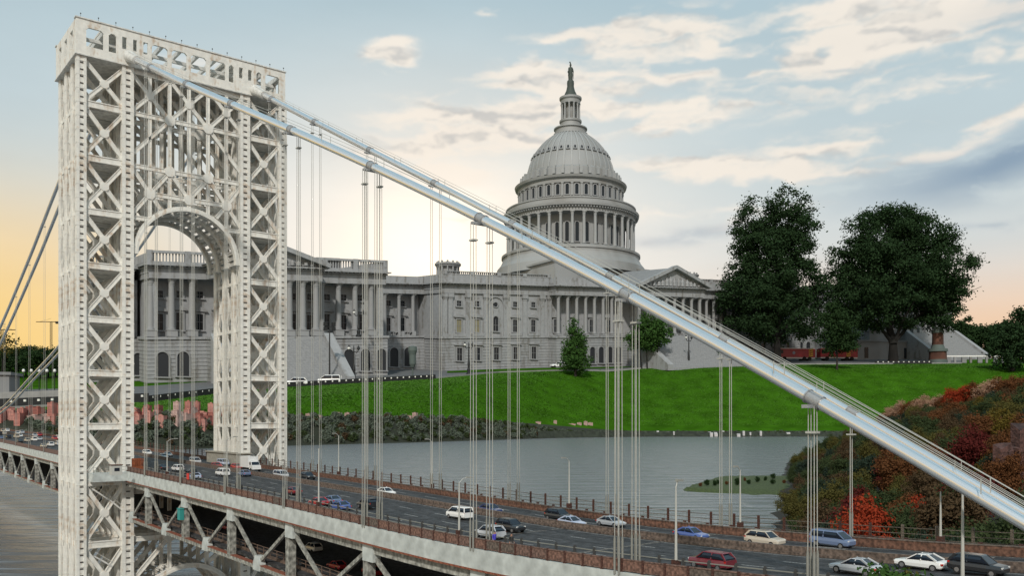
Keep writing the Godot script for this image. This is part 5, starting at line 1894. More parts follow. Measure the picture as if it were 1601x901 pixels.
		ar.box(Vector3(-2.25, -4.5, 0), Vector3(-1.95, 0, 0.25))
		ar.box(Vector3(1.95, -4.5, 0), Vector3(2.25, 0, 0.25))
		var o := part(b, "round_window", ar.mesh(), M.marble, cx_at(s0 + 13.4, 13.6, -0.25))
		var ring := MB.new()
		ring.path([Vector3(0.62, 0, 0.1), Vector3(0.44, 0.44, 0.1), Vector3(0, 0.62, 0.1), Vector3(-0.44, 0.44, 0.1), Vector3(-0.62, 0, 0.1), Vector3(-0.44, -0.44, 0.1), Vector3(0, -0.62, 0.1), Vector3(0.44, -0.44, 0.1), Vector3(0.62, 0, 0.1)], 0.12, 6)
		part(o, "frame", ring.mesh(), M.marble, xf(Vector3(0, 0.35, 0)))
		var dsk := MB.new()
		dsk.tube(Vector3(0, 0.35, 0.0), Vector3(0, 0.35, 0.05), 0.6, 0.6, 16)
		part(o, "pane", dsk.mesh(), M.pane)
		entablature(b, s0, s1, 16.25, 18.4, -34.0, 0.1)
		cpart(b, "parapet", M.marble, [[s0 + 0.1, s1 - 0.1, 18.52, 20.2, -0.9, -0.2], [s0 + 0.1, s0 + 0.8, 18.52, 20.2, -33.0, -0.9]])
		cpart(b, "roof", M.roof_slate, [[s0 + 0.8, s1, 18.53, 19.2, -33.0, -0.9]])
		balustrade(b, s0 + 1.0, s1 - 1.0, 20.2, 0.75, -0.5, 6.5)
	# little columned cupola on the near roof
	for sc in [[8.6, -13.0, 0.0], [79.8, -10.0, 1.0]]:
		var cu := MB.new()
		cu.lathe([Vector2(3.3, 0), Vector2(3.3, 0.9), Vector2(3.0, 0.9), Vector2(3.0, 1.2), Vector2(2.2, 1.2), Vector2(2.2, 3.4)], 20)
		cu.lathe([Vector2(2.2, 3.4), Vector2(3.0, 3.4), Vector2(3.2, 3.9), Vector2(3.4, 3.9), Vector2(3.4, 4.3), Vector2(2.6, 4.3), Vector2(0.6, 4.9), Vector2(0, 4.9)], 20)
		var o := part(b, "roof_cupola", cu.mesh(), M.marble, cx_at(sc[0], 19.6 - sc[2] * 0.4, sc[1], 0.0, Vector3.ONE * 0.88))
		var pc := MB.new()
		pc.tube(Vector3(0, 1.2, 0), Vector3(0, 3.4, 0), 0.24, 0.2, 8)
		pc.box(Vector3(-0.18, 4.3, -0.18), Vector3(0.18, 4.85, 0.18))
		for i in 12:
			part(o, "small_column", pc.mesh(), M.marble, xf(Vector3(cos(TAU * i / 12.0) * 2.75, 0, sin(TAU * i / 12.0) * 2.75)))
	# ---- centre
	rusticated(b, 27.3, 85.7, -0.8, 6.7, -40.0, 3.0)
	cpart(b, "string_course", M.marble, [[27.0, 86.0, 6.7, 7.1, -40.0, 3.25]])
	cpart(b, "wall", M.marble_wall, [[27.8, 85.2, 7.1, 16.3, -40.0, -0.6]])
	entablature(b, 27.3, 85.7, 16.25, 18.4, -40.0, 3.0)
	cpart(b, "parapet", M.marble, [[27.5, 85.5, 18.52, 20.3, 1.6, 2.4]])
	cpart(b, "roof", M.roof_slate, [[27.5, 85.5, 18.53, 19.0, -40.0, 1.6]])
	balustrade(b, 67.0, 85.0, 20.3, 0.9, 2.0, 5.0)
	for i in 23:
		var s := 28.4 + i * 2.555
		if s < 46.4 or s > 66.4:
			part(b, "column", colb, M.marble, cx_at(s, 7.1, 2.2))
			if i % 2 == 0:
				window(b, "gable", cx_at(s + 1.28, 7.9, -0.6))
			window(b, "arch", cx_at(s + 1.28, 0.8, 3.0), "opening", "arched_opening")
	rusticated(b, 46.0, 67.0, -0.8, 6.7, 3.0, 9.0)
	cpart(b, "portico_floor", M.marble, [[45.8, 67.2, 6.7, 7.1, 3.26, 9.3]])
	for i in 8:
		part(b, "column", colb, M.marble, cx_at(46.9 + i * 2.74, 7.1, 8.2))
	entablature(b, 46.0, 67.0, 16.25, 18.4, 3.05, 9.0)
	pediment(b, 45.3, 67.7, 18.55, 23.0, -8.0, 9.9)
	flight(b, 46.5, 68.5, 7.0, 9.0, 20.0, 22)
	make_dome(b)

func make_dome(b: Node3D) -> void:
	var at := cx_at(56.4, 0.0, -31.0, 0.0, Vector3(0.95, 1.0, 0.95))
	var up := func(parent: Node, called: String, pr: Array, k: int, mt: Material, smooth := false) -> MeshInstance3D:
		var m := MB.new()
		m.lathe(pr, k, smooth)
		return part(parent, called, m.mesh(), mt, at)
	var V := func(r: float, y: float) -> Vector2: return Vector2(r, y)
	# square and stepped base
	var m := MB.new()
	m.box(Vector3(-19.6, 17.0, -19.6), Vector3(19.6, 22.6, 19.6))
	m.box(Vector3(-20.2, 22.6, -20.2), Vector3(20.2, 23.1, 20.2))
	part(b, "dome_base", m.mesh(), M.dome_paint, at)
	up.call(b, "dome_skirt", [V.call(21.6, 22.0), V.call(21.2, 24.2), V.call(20.2, 25.4), V.call(19.6, 26.6), V.call(19.6, 27.4), V.call(19.9, 27.4), V.call(19.9, 28.0), V.call(19.0, 28.4), V.call(15.6, 28.6)], 72, M.dome_paint)
	up.call(b, "drum_wall", [V.call(15.4, 28.4), V.call(15.4, 37.2)], 72, M.dome_paint)
	var pc := column_shape(8.3, 0.46, 0.0)
	for i in 36:
		var a := TAU * (i + 0.5) / 36.0
		var dir := Vector3(cos(a), 0, sin(a))
		part(b, "peristyle_column", pc, M.dome_rib, at * Transform3D(Basis(Vector3.UP, -a), dir * 18.0 + Vector3(0, 28.6, 0)))
		var a2 := TAU * i / 36.0
		window(b, "slim", at * Transform3D(Basis(Vector3.UP, PI / 2 - a2), Vector3(cos(a2), 0, sin(a2)) * 15.42 + Vector3(0, 29.6, 0)), "pane", "drum_window")
	up.call(b, "drum_cornice", [V.call(15.4, 36.9), V.call(18.5, 36.9), V.call(18.5, 37.7), V.call(18.7, 37.7), V.call(18.7, 38.1), V.call(19.5, 38.3), V.call(19.6, 38.9), V.call(18.9, 39.0), V.call(18.5, 39.0), V.call(18.5, 40.2), V.call(18.7, 40.2), V.call(18.7, 40.5), V.call(18.0, 40.5), V.call(17.2, 39.6), V.call(15.0, 40.6)], 90, M.dome_paint)
	m = MB.new()
	for i in 144:
		var a := TAU * i / 144.0
		var d := Vector3(cos(a), 0, sin(a))
		m.bar(d * 18.55 + Vector3(0, 37.95, 0), d * 19.3 + Vector3(0, 37.95, 0), 0.3, 0.28)
	part(b, "dentils", m.mesh(), M.dome_paint, at).set_meta("kind", "stuff")
	# upper drum with arched windows
	up.call(b, "upper_drum", [V.call(15.1, 40.4), V.call(14.9, 41.6), V.call(14.75, 41.6), V.call(14.75, 45.2)], 90, M.dome_paint)
	var pil := MB.new()
	pil.box(Vector3(-0.28, 41.6, 14.6), Vector3(0.28, 44.7, 15.15))
	pil.box(Vector3(-0.36, 44.7, 14.6), Vector3(0.36, 45.0, 15.25))
	var pm := pil.mesh()
	var brk := MB.new()
	brk.box(Vector3(-0.4, 47.6, 13.4), Vector3(0.4, 49.2, 14.6))
	brk.box(Vector3(-0.32, 49.2, 13.0), Vector3(0.32, 49.9, 14.0))
	var bm := brk.mesh()
	var rib := MB.new()
	var shell := [Vector2(12.45, 50.2), Vector2(12.25, 51.4), Vector2(11.85, 52.8), Vector2(11.3, 54.2), Vector2(10.55, 55.7), Vector2(9.6, 57.1), Vector2(8.5, 58.4), Vector2(7.3, 59.5), Vector2(6.0, 60.5), Vector2(4.75, 61.3)]
	for i in shell.size() - 1:
		rib.bar(Vector3(0, shell[i].y, shell[i].x + 0.06), Vector3(0, shell[i + 1].y, shell[i + 1].x + 0.06), 0.34, 0.26, Vector3(0, 0.3, 1))
	var rm := rib.mesh()
	for i in 36:
		var a := TAU * i / 36.0
		window(b, "drum", at * Transform3D(Basis(Vector3.UP, a), Vector3(sin(a), 0, cos(a)) * 14.76 + Vector3(0, 41.9, 0)), "pane", "drum_window")
		var a2 := TAU * (i + 0.5) / 36.0
		part(b, "drum_pilaster", pm, M.dome_rib, at * Transform3D(Basis(Vector3.UP, a2)))
		part(b, "bracket", bm, M.dome_rib, at * Transform3D(Basis(Vector3.UP, a2)))
		part(b, "dome_rib", rm, M.dome_rib, at * Transform3D(Basis(Vector3.UP, a2)))
		var lean := Basis(Vector3.UP, a) * Basis(Vector3.RIGHT, -0.42)
		window(b, "oval", at * Transform3D(lean, Vector3(sin(a), 0, cos(a)) * 11.1 + Vector3(0, 54.8, 0)), "pane", "dome_window")
	up.call(b, "upper_cornice", [V.call(14.7, 45.0), V.call(15.2, 45.0), V.call(15.2, 45.9), V.call(15.9, 46.3), V.call(16.1, 46.9), V.call(15.4, 47.1), V.call(14.2, 47.3), V.call(13.7, 47.4), V.call(13.6, 49.6), V.call(13.1, 49.9), V.call(12.6, 50.2), V.call(12.4, 50.2)], 90, M.dome_paint)
	up.call(b, "dome_shell", shell, 72, M.dome_paint, true)
	up.call(b, "dome_collar", [V.call(4.75, 61.3), V.call(4.9, 61.4), V.call(4.9, 61.8), V.call(4.4, 61.9), V.call(4.4, 62.9), V.call(4.8, 63.0), V.call(4.8, 63.3), V.call(3.0, 63.5), V.call(2.9, 64.8), V.call(3.2, 65.0), V.call(3.2, 65.5), V.call(2.2, 65.6)], 40, M.dome_paint)
	up.call(b, "lantern_core", [V.call(1.5, 65.4), V.call(1.5, 70.2)], 12, M.dome_paint)
	var lc := column_shape(4.6, 0.26, 0.0)
	for i in 12:
		var a := TAU * (i + 0.5) / 12.0
		part(b, "lantern_column", lc, M.dome_rib, at * Transform3D(Basis(Vector3.UP, -a), Vector3(cos(a), 0, sin(a)) * 2.55 + Vector3(0, 65.5, 0)))
	up.call(b, "lantern_roof", [V.call(1.4, 70.0), V.call(2.8, 70.05), V.call(2.85, 70.9), V.call(3.2, 71.3), V.call(3.2, 71.8), V.call(2.0, 72.0)], 40, M.dome_paint)
	var st := up.call(b, "statue_pedestal", [V.call(2.0, 71.9), V.call(1.9, 72.5), V.call(1.25, 73.8), V.call(0.98, 75.0), V.call(1.02, 75.9), V.call(0.95, 76.5), V.call(0.6, 76.8)], 24, M.bronze, true)
	# robed figure with a crested helmet, one hand on a sword, one on a shield
	var f := MB.new()
	f.lathe([V.call(0.62, 76.6), V.call(0.66, 77.4), V.call(0.74, 78.2), V.call(0.62, 79.0), V.call(0.70, 79.7), V.call(0.62, 80.15), V.call(0.22, 80.35), V.call(0.2, 80.5), V.call(0.3, 80.75), V.call(0.28, 81.05), V.call(0.14, 81.3), V.call(0.05, 81.45)], 14, true)
	f.tube(Vector3(-0.62, 80.0, 0.1), Vector3(-0.82, 78.9, 0.25), 0.2, 0.15, 8)
	f.tube(Vector3(0.62, 80.0, 0.1), Vector3(0.85, 79.1, 0.2), 0.2, 0.15, 8)
	f.tube(Vector3(0.85, 79.1, 0.25), Vector3(0.7, 77.0, 0.45), 0.09, 0.05, 6)
	f.tube(Vector3(-0.85, 78.7, 0.3), Vector3(-0.85, 78.7, 0.42), 0.45, 0.45, 12)
	f.bar(Vector3(-0.35, 81.75, 0.0), Vector3(0.1, 81.2, 0.0), 0.12, 0.3)
	f.bar(Vector3(-0.1, 81.75, 0.0), Vector3(0.05, 81.2, 0.0), 0.1, 0.2)
	part(b, "bronze_statue", f.mesh(), M.bronze, at)


# ---------------------------------------------------------------- trees
# leaves in clumps through the lobes of a crown; lobes: [centre, radii]
func crown_mesh(lobes: Array, clumps: int, per: int, spread: float, leaf: float, seed: int, shell := 0.45) -> ArrayMesh:
	var r := RandomNumberGenerator.new()
	r.seed = seed
	var m := MB.new()
	var vol := 0.0
	for l in lobes:
		vol += l[1].x * l[1].y * l[1].z
	for l in lobes:
		var n := int(ceil(clumps * l[1].x * l[1].y * l[1].z / vol))
		for i in n:
			var d := Vector3(r.randfn(), r.randfn(), r.randfn()).normalized()
			var c: Vector3 = l[0] + d * l[1] * pow(r.randf(), shell)
			var k := int(per * r.randf_range(0.6, 1.4))
			for j in k:
				var o := Vector3(r.randfn(), r.randfn() * 0.7, r.randfn()) * spread * 0.55
				var nn := (o.normalized() + Vector3(r.randfn(), r.randfn() + 0.8, r.randfn()) * 0.6).normalized()
				var t := nn.cross(Vector3(r.randfn(), r.randfn(), r.randfn())).normalized()
				var s := nn.cross(t)
				var a := leaf * r.randf_range(0.6, 1.3)
				var p := c + o
				m.tri(p - t * a, p + s * a * 0.55, p + t * a, nn)
				m.tri(p - t * a, p + t * a, p - s * a * 0.55, nn)
	return m.mesh()

func trunk_mesh(h: float, r: float, limbs: Array, seed: int) -> ArrayMesh:
	var q := RandomNumberGenerator.new()
	q.seed = seed
	var m := MB.new()
	var pts := [Vector3.ZERO]
	for i in range(1, 7):
		pts.push_back(Vector3(q.randfn() * r * 0.35, h * i / 6.0, q.randfn() * r * 0.35))
	for i in 6:
		m.tube(pts[i], pts[i + 1], r * (1.0 - 0.13 * i) * (1.25 if i == 0 else 1.0), r * (1.0 - 0.13 * (i + 1)), 8, false)
	for l in limbs:
		var a: Vector3 = pts[clampi(int(l[0] * 6.0), 1, 6)]
		var b: Vector3 = l[1]
		var c := a.lerp(b, 0.5) + Vector3(0, (b - a).length() * 0.08, 0)
		m.tube(a, c, r * 0.42, r * 0.28, 6, false)
		m.tube(c, b, r * 0.28, r * 0.1, 6, false)
		for k in 3:
			var e := b + Vector3(q.randfn(), absf(q.randfn()) * 0.6, q.randfn()) * (b - a).length() * 0.3
			m.tube(c.lerp(b, 0.3 + 0.3 * k), e, r * 0.12, r * 0.04, 5, false)
	return m.mesh()

func tree(called: String, at: Vector3, turn: float, sc: float, crown: Mesh, leaf: Material, trunk: Mesh, bark: Material, label: String, group := "", category := "tree") -> Node3D:
	var t := thing(called, label, category, at, turn, group)
	t.scale = Vector3.ONE * sc
	part(t, "trunk", trunk, bark)
	part(t, "crown", crown, leaf)
	return t

func E(x: float, y: float, z: float, a: float, b: float, c: float) -> Array:
	return [Vector3(x, y, z), Vector3(a, b, c)]

func make_hill_trees() -> void:
	# tall loose tree and broad dense tree right of the building
	var c1 := crown_mesh([E(0, 12, 0, 12.5, 7, 11), E(-2, 20, 0, 12, 9, 10), E(0, 28, 0, 10.5, 8, 9), E(-5, 36, 0, 5.5, 6, 5), E(-10, 32, 1, 3, 7, 4), E(3.5, 38, 0, 5.5, 6.5, 5), E(1, 33, 0, 9, 7, 7), E(9.5, 19, 0, 4.0, 6.5, 5), E(-12, 14, 0, 3, 6, 5)], 520, 150, 1.75, 0.32, 101, 0.42)
	tree("tall_tree", site(0.307, 217.0), 0.0, K, c1, M.leaf_deep, trunk_mesh(34, 0.9, [[0.3, Vector3(-8, 15, 1)], [0.3, Vector3(8, 16, 2)], [0.5, Vector3(-6, 27, 0)], [0.5, Vector3(7, 26, -1)], [0.7, Vector3(-4, 36, 0)], [0.8, Vector3(4, 38, 0)]], 1), M.bark_dark, "tall loose dark tree right of the building, narrower of the two big trees")
	var c2 := crown_mesh([E(0, 17, 0, 17, 8, 13), E(2.5, 24, 0, 16.5, 9, 13), E(-1, 31, 0, 13, 8, 10), E(-11, 24, 0, 5.5, 6.5, 6), E(12, 19, 0, 6.5, 7, 7), E(12, 30, 0, 6, 5, 6), E(-4, 36, 0, 6, 4, 5), E(5, 36, 0, 5, 3.5, 5), E(-9, 12, 0, 8, 4, 8), E(10, 12, 0, 6, 4, 7)], 640, 170, 2.0, 0.33, 102, 0.36)
	tree("broad_tree", site(0.441, 219.0), 0.0, K, c2, M.leaf_deep, trunk_mesh(28, 1.15, [[0.25, Vector3(-9, 14, 1)], [0.25, Vector3(10, 15, 1)], [0.4, Vector3(-7, 25, 0)], [0.5, Vector3(8, 26, 0)], [0.2, Vector3(4, 16, 4)]], 2), M.bark_dark, "broad dense dark tree with a thick trunk, rightmost big tree")
	var c3 := crown_mesh([E(0, 8, 0, 4.2, 5, 4), E(-1, 12, 0, 3, 3.5, 3), E(2.5, 7, 0, 3, 3, 3)], 200, 34, 1.0, 0.3, 103)
	tree("young_tree", site(0.376, 190.0), 0.0, K, c3, M.leaf_dark, trunk_mesh(10, 0.22, [[0.5, Vector3(1.5, 9, 0)]], 3), M.bark, "young tree with a thin pale trunk on the lawn before the red trucks")
	var c4 := crown_mesh([E(0, 3.2, 0, 3.0, 2.8, 3.0), E(0, 6.2, 0, 2.5, 2.6, 2.5), E(0, 9.2, 0, 1.6, 2.2, 1.6), E(-0.3, 11.4, 0, 0.7, 1.2, 0.7), E(-1.7, 5, 0, 1.3, 1, 1.3)], 210, 34, 0.75, 0.24, 104)
	tree("conical_tree", site(0.0735, 176.0), 0.0, K, c4, M.leaf_fresh, trunk_mesh(9, 0.25, [], 4), M.bark, "green cone shaped tree before the old wing's colonnade")
	var c5 := crown_mesh([E(0, 7.6, 0, 4.8, 3.6, 3.5), E(-3, 6.2, 0, 2.4, 2.6, 2.5), E(2.6, 8.2, 0, 2.6, 3, 2.5), E(0, 10.2, 0, 3, 2, 2.5)], 260, 34, 0.85, 0.27, 105)
	var t5 := MB.new()
	for x in [-1.6, -0.4, 1.5]:
		t5.tube(Vector3(x, 0, 0), Vector3(x * 1.4, 6, 0), 0.16, 0.1, 7, false)
	tree("clump_tree", site(0.1585, 191.0), 0.0, K, c5, M.leaf_fresh, t5.mesh(), M.bark_dark, "round green tree on three dark stems left of the great stair")
	var c6 := crown_mesh([E(0, 2.4, 0, 2.2, 1.6, 2)], 40, 24, 0.7, 0.22, 106)
	tree("shrub_tree", site(0.2385, 203.0), 0.0, K, c6, M.leaf_dark, trunk_mesh(2.4, 0.15, [], 6), M.bark, "small dark tree under the cables at the foot of the stair")
	var c7 := crown_mesh([E(0, 5, 0, 5.2, 4.4, 5), E(0.8, 9.5, 0, 3.6, 3.6, 3.5), E(2, 12.4, 0, 2.2, 2, 2.2), E(-2, 8, 0, 2.6, 2.5, 2.6)], 330, 36, 0.9, 0.3, 107, 0.6)
	tree("corner_tree", site(0.5785, 188.0), 0.0, K, c7, M.leaf_deep, trunk_mesh(8, 0.5, [], 7), M.bark_dark, "black green round tree at the right edge of the lawn")
	# dark trees behind the hill's right shoulder and on its left
	var back := [crown_mesh([E(0, 6, 0, 4.5, 4.5, 4.5), E(1, 9, 0, 3, 3, 3)], 90, 26, 1.1, 0.36, 111), crown_mesh([E(0, 3.5, 0, 2.6, 3, 2.6), E(0, 7, 0, 1.8, 2.6, 1.8), E(0, 10, 0, 0.8, 2, 0.8)], 90, 26, 0.8, 0.3, 112)]
	var bt := trunk_mesh(6, 0.3, [], 8)
	for i in 15:
		tree("background_tree", site(0.492 + i * 0.0085, 262.0 + (i * 37 % 11)), i * 1.3, K * (0.95 + 0.02 * (i * 13 % 7)), back[0], M.leaf_dark, bt, M.bark_dark, "dark round tree in the row behind the lawn at far right", "dark tree row behind the right end of the lawn")
	for q in [[0.517, 1.05], [0.5265, 1.2]]:
		tree("background_conifer", site(q[0], 262.0), 0.0, K * q[1], back[1], M.leaf_dark, bt, M.bark_dark, "%s of two pointed conifers over the far right tree row" % ("lower" if q[1] < 1.1 else "taller"), "two pointed conifers")
	for i in 16:
		tree("background_tree", site(-0.63 + i * 0.0085, 150.0 + (i * 29 % 13)), i * 0.9, K * (0.42 + 0.03 * (i * 13 % 5)), back[0], M.leaf_dark, bt, M.bark_dark, "dark tree in the row at the left edge, behind the bridge cables", "dark tree row at the left edge")
	tree("bare_tree", site(-0.59, 140.0), 0.0, K, crown_mesh([E(0, 6.5, 0, 2.4, 2.2, 2)], 26, 16, 0.9, 0.26, 118), M.leaf_olive, trunk_mesh(6, 0.2, [[0.6, Vector3(1.4, 7, 0)]], 9), M.bark_dark, "thin leafed tree at the left edge, taller than the row")


func make_cliff_trees() -> void:
	var crowns := []
	for i in 6:
		var w: float = [1.0, 1.15, 0.85, 1.0, 1.2, 0.9][i]
		crowns.push_back(crown_mesh([E(0, 6.5, 0, 4.2 * w, 3.6, 4.2 * w), E(1.4, 8.8, 0.6, 2.8 * w, 2.5, 2.8), E(-1.8, 7.6, -0.8, 2.6, 2.6, 2.6 * w), E(0.3, 4.0, 1.2, 3.4 * w, 2.2, 3.2)], 210, 46, 0.95, 0.22, 200 + i, 0.5))
	var tr := trunk_mesh(7.0, 0.28, [[0.5, Vector3(1.8, 7.5, 0.5)], [0.5, Vector3(-1.8, 7, -0.6)]], 31)
	var kinds := [["leaf_green", "dark green", 0.34], ["leaf_olive", "olive", 0.16], ["leaf_brown", "brown", 0.22], ["leaf_rust", "rust coloured", 0.08], ["leaf_spruce", "bluish green", 0.16], ["leaf_crimson", "dull crimson", 0.03], ["leaf_gold", "yellow", 0.01]]
	rng.seed = 4242
	var put := 0
	var spots := []
	var tries := 0
	while put < 285 and tries < 20000:
		tries += 1
		var z := -lerpf(95.0, 660.0, pow(rng.randf(), 1.15))
		var x := -z * rng.randf_range(0.26, 0.70)
		if cliff_r(x, z) < (5.0 if z < -250.0 else 4.0) or x > 480.0:
			continue
		var p := Vector3(x, 0, z)
		if x / -z > 0.38 and x / -z < 0.49 and z > -160.0:
			continue
		if x / -z > 0.545 and z > -178.0 and z < -120.0:
			continue
		if p.dot(VX) < 91.0:
			continue
		var ok := true
		var gap := 4.6 + absf(z) * 0.009
		for q in spots:
			if (q - p).length_squared() < gap * gap:
				ok = false
				break
		if not ok:
			continue
		spots.push_back(p)
		var r := rng.randf()
		var k := 0
		while k < kinds.size() - 1 and r > kinds[k][2]:
			r -= kinds[k][2]
			k += 1
		if x / -z < 0.40 and z < -330.0 and k in [3, 5, 6]:
			k = 0
		p.y = cliff(x, z) - 0.2
		var side := "left" if x / -z < 0.40 else ("middle" if x / -z < 0.51 else "right")
		var zone := ("just behind the fence" if z > -150.0 else ("on the lower slope" if z > -260.0 else ("on the upper slope" if z > -430.0 else "near the crest"))) + ", " + side + " of the right bank wood"
		var t := tree("cliff_tree", p, rng.randf() * TAU, rng.randf_range(0.95, 1.45), crowns[put % 6], M[kinds[k][0]], tr, M.bark, "%s tree %s" % [kinds[k][1], zone], "%s trees %s" % [kinds[k][1], zone])
		put += 1
	var at := func(a: float, z: float) -> Vector3:
		return Vector3(a * z, cliff(a * z, -z), -z)
	# ones that stand out
	for q in [[0.468, 170.0, 783.0, "leaf_red", "bright red bushy tree just behind the river fence"], [0.404, 165.0, 772.0, "leaf_red", "scarlet tree left of the round red one behind the fence"], [0.39, 190.0, 748.0, "leaf_crimson", "deep red tree above the scarlet one"], [0.556, 300.0, 1.1, "leaf_gold", "yellow tree high on the wooded bank"], [0.53, 215.0, 1.5, "leaf_crimson", "crimson tree in the middle of the wooded bank"], [0.55, 205.0, 0.8, "leaf_gold", "small golden tree beside the crimson one"]]:
		var bp: Vector3 = at.call(q[0], q[1])
		var bs: float = q[2] if q[2] < 10.0 else clampf((EYE - (q[2] - 655.0) / 1350.0 * q[1] - bp.y) / 10.6, 0.8, 1.6)
		tree("bright_tree", bp, 1.0, bs, crowns[2], M[q[3]], tr, M.bark, q[4], "trees that stand out of the woods")
	# pale and red tops along the skyline of the bank
	for i in 17:
		var a := 0.432 + i * 0.0098
		var z := 620.0 - i * 7.0
		var pale := i in [1, 2, 4, 5, 6, 12, 13]
		var red := i in [8, 9, 10, 15, 16]
		var p: Vector3 = at.call(a, z)
		var want: float = EYE + z * (([0.009, 0.014, 0.02, 0.022, 0.024, 0.026, 0.027, 0.027, 0.034, 0.038, 0.041, 0.041, 0.043, 0.047, 0.047, 0.049, 0.051][i]))
		var s := clampf((want - p.y) / 11.0, 0.9, 3.2)
		tree("skyline_tree", p, i * 2.0, s, crowns[i % 6], M.leaf_pale if pale else (M.leaf_red if red and i < 12 else M.leaf_rust), tr, M.bark, "%s treetop on the skyline of the wooded bank" % ("pale pinkish" if pale else ("red" if red and i < 12 else "rusty")), "treetops on the skyline of the bank")
	# the leafy bush that rises before the near lanes
	var bc := crown_mesh([E(0.3, 22.6, 0, 1.5, 1.3, 1.4), E(-1.3, 21.6, 0.2, 1.0, 1.2, 1.1), E(1.3, 21.9, 0, 1.2, 1.3, 1.1), E(0, 19.5, 0, 2.2, 2.2, 1.8)], 230, 34, 0.42, 0.14, 260, 0.7)
	var b0: Vector3 = at.call(0.4325, 46.0)
	var need := EYE - 46.0 * (868.0 - 655.0) / 1350.0 - b0.y
	var nt := tree("near_tree", b0, 0.0, need / 24.0, bc, M.leaf_fresh, trunk_mesh(21.5, 0.2, [[0.9, Vector3(0.8, 22, 0)], [0.9, Vector3(-0.8, 21.6, 0)]], 33), M.bark, "leafy green treetop rising in front of the near lanes")
	part(nt, "turning_leaves", crown_mesh([E(0.3, 22.8, 0, 1.1, 1.0, 1.2), E(0.8, 21.6, 0, 0.9, 1.2, 1.1)], 20, 20, 0.4, 0.14, 261, 0.7), M.leaf_olive)
	# reddish rock face
	var rk := thing("rock_face", "reddish jagged rock face among the trees at the right edge", "rock", at.call(0.588, 190.0), 0.3)
	rng.seed = 66
	for i in 16:
		var m := MB.new()
		var c := Vector3(rng.randf_range(-5, 5), -4.0, rng.randf_range(-2.5, 2.5))
		var w := rng.randf_range(0.9, 1.9)
		var h := rng.randf_range(10.0, 22.0) * (1.0 - absf(c.x) * 0.04) * (0.7 if c.z > 0.5 else 1.0)
		var q := []
		for y in [0.0, h]:
			for e in [[-1, -1], [1, -1], [1, 1], [-1, 1]]:
				q.push_back(c + Vector3(e[0] * w * rng.randf_range(0.7, 1.0), y + (rng.randf_range(-1.2, 1.2) if y > 0.0 else 0.0), e[1] * w * rng.randf_range(0.6, 0.9)))
		m.hexa(q)
		part(rk, "rock_column", m.mesh(), M.rock)
	# small trees on the spit
	for i in 30:
		var x := 122.0 + i * 5.2
		tree("spit_bush", Vector3(x, 1.6, -560.0 - minf(i * 4.0, 40.0) - (i * 37 % 61 - 30) * minf(i * 0.09, 1.7)), i, 0.28 + 0.05 * (i * 7 % 4), crowns[i % 6], M.leaf_dark if i % 4 else M.leaf_rust, tr, M.bark, "small %s on the grassy spit in the river" % ("dark bush" if i % 4 else "rusty bush"), "bushes on the grassy spit")

func make_grass() -> void:
	# tufts over the slope of the lawn
	var m := MB.new()
	rng.seed = 700
	for i in 6:
		var a := rng.randf() * TAU
		var p := Vector3(rng.randfn(), 0, rng.randfn()) * 2.4
		var s := Vector3(cos(a), 0, sin(a)) * rng.randf_range(0.7, 1.3)
		var t := p + Vector3(rng.randfn() * 0.9, rng.randf_range(1.8, 3.4), rng.randfn() * 0.9)
		m.tri(p - s, p + s, t, Vector3(-s.z, 0.8, s.x).normalized())
	var tuft := m.mesh()
	for k in 2:
		var mm := MultiMesh.new()
		mm.transform_format = MultiMesh.TRANSFORM_3D
		mm.mesh = tuft
		mm.instance_count = 26000
		rng.seed = 701 + k
		for i in 26000:
			var a := rng.randf_range(-0.46, 0.61)
			var z := 1400.0
			z = shore(a * 1900.0) + 108.0 + 900.0 * pow(rng.randf(), 1.1)
			var x := a * z
			var edge := 153.0 * K
			for q in LAWN_EDGE.size() - 1:
				if a >= LAWN_EDGE[q][0] and a <= LAWN_EDGE[q + 1][0]:
					edge = lerpf(LAWN_EDGE[q][1], LAWN_EDGE[q + 1][1], (a - LAWN_EDGE[q][0]) / (LAWN_EDGE[q + 1][0] - LAWN_EDGE[q][0])) * K - 12.0
			if z > edge or z < shore(x) + 104.0:
				z = minf(lerpf(shore(x) + 108.0, edge, rng.randf()), edge)
				x = a * z
			mm.set_instance_transform(i, xf(Vector3(x, hill(x, -z) - 0.2, -z), rng.randf() * TAU, Vector3(1.0, 0.55, 1.0) * rng.randf_range(0.5, 0.95)))
		var o := MultiMeshInstance3D.new()
		o.name = ["lawn_grass", "lawn_grass_dark"][k]  # second set: the same grass tufts in a darker green
		o.multimesh = mm
		o.material_override = M.blade_light if k == 0 else M.blade_dark
		add_child(o)
		tag(o, "bright green grass of the great lawn" if k == 0 else "darker green tufts among the great lawn's grass", "grass", "", "stuff")

const LAWN_EDGE := [[-0.70, 92.0], [-0.593, 96.0], [-0.43, 105.8], [-0.341, 119.0], [-0.26, 131.9], [-0.089, 153.0], [-0.015, 173.0], [0.148, 191.0], [0.296, 209.0], [0.52, 216.0], [0.7, 216.0]]

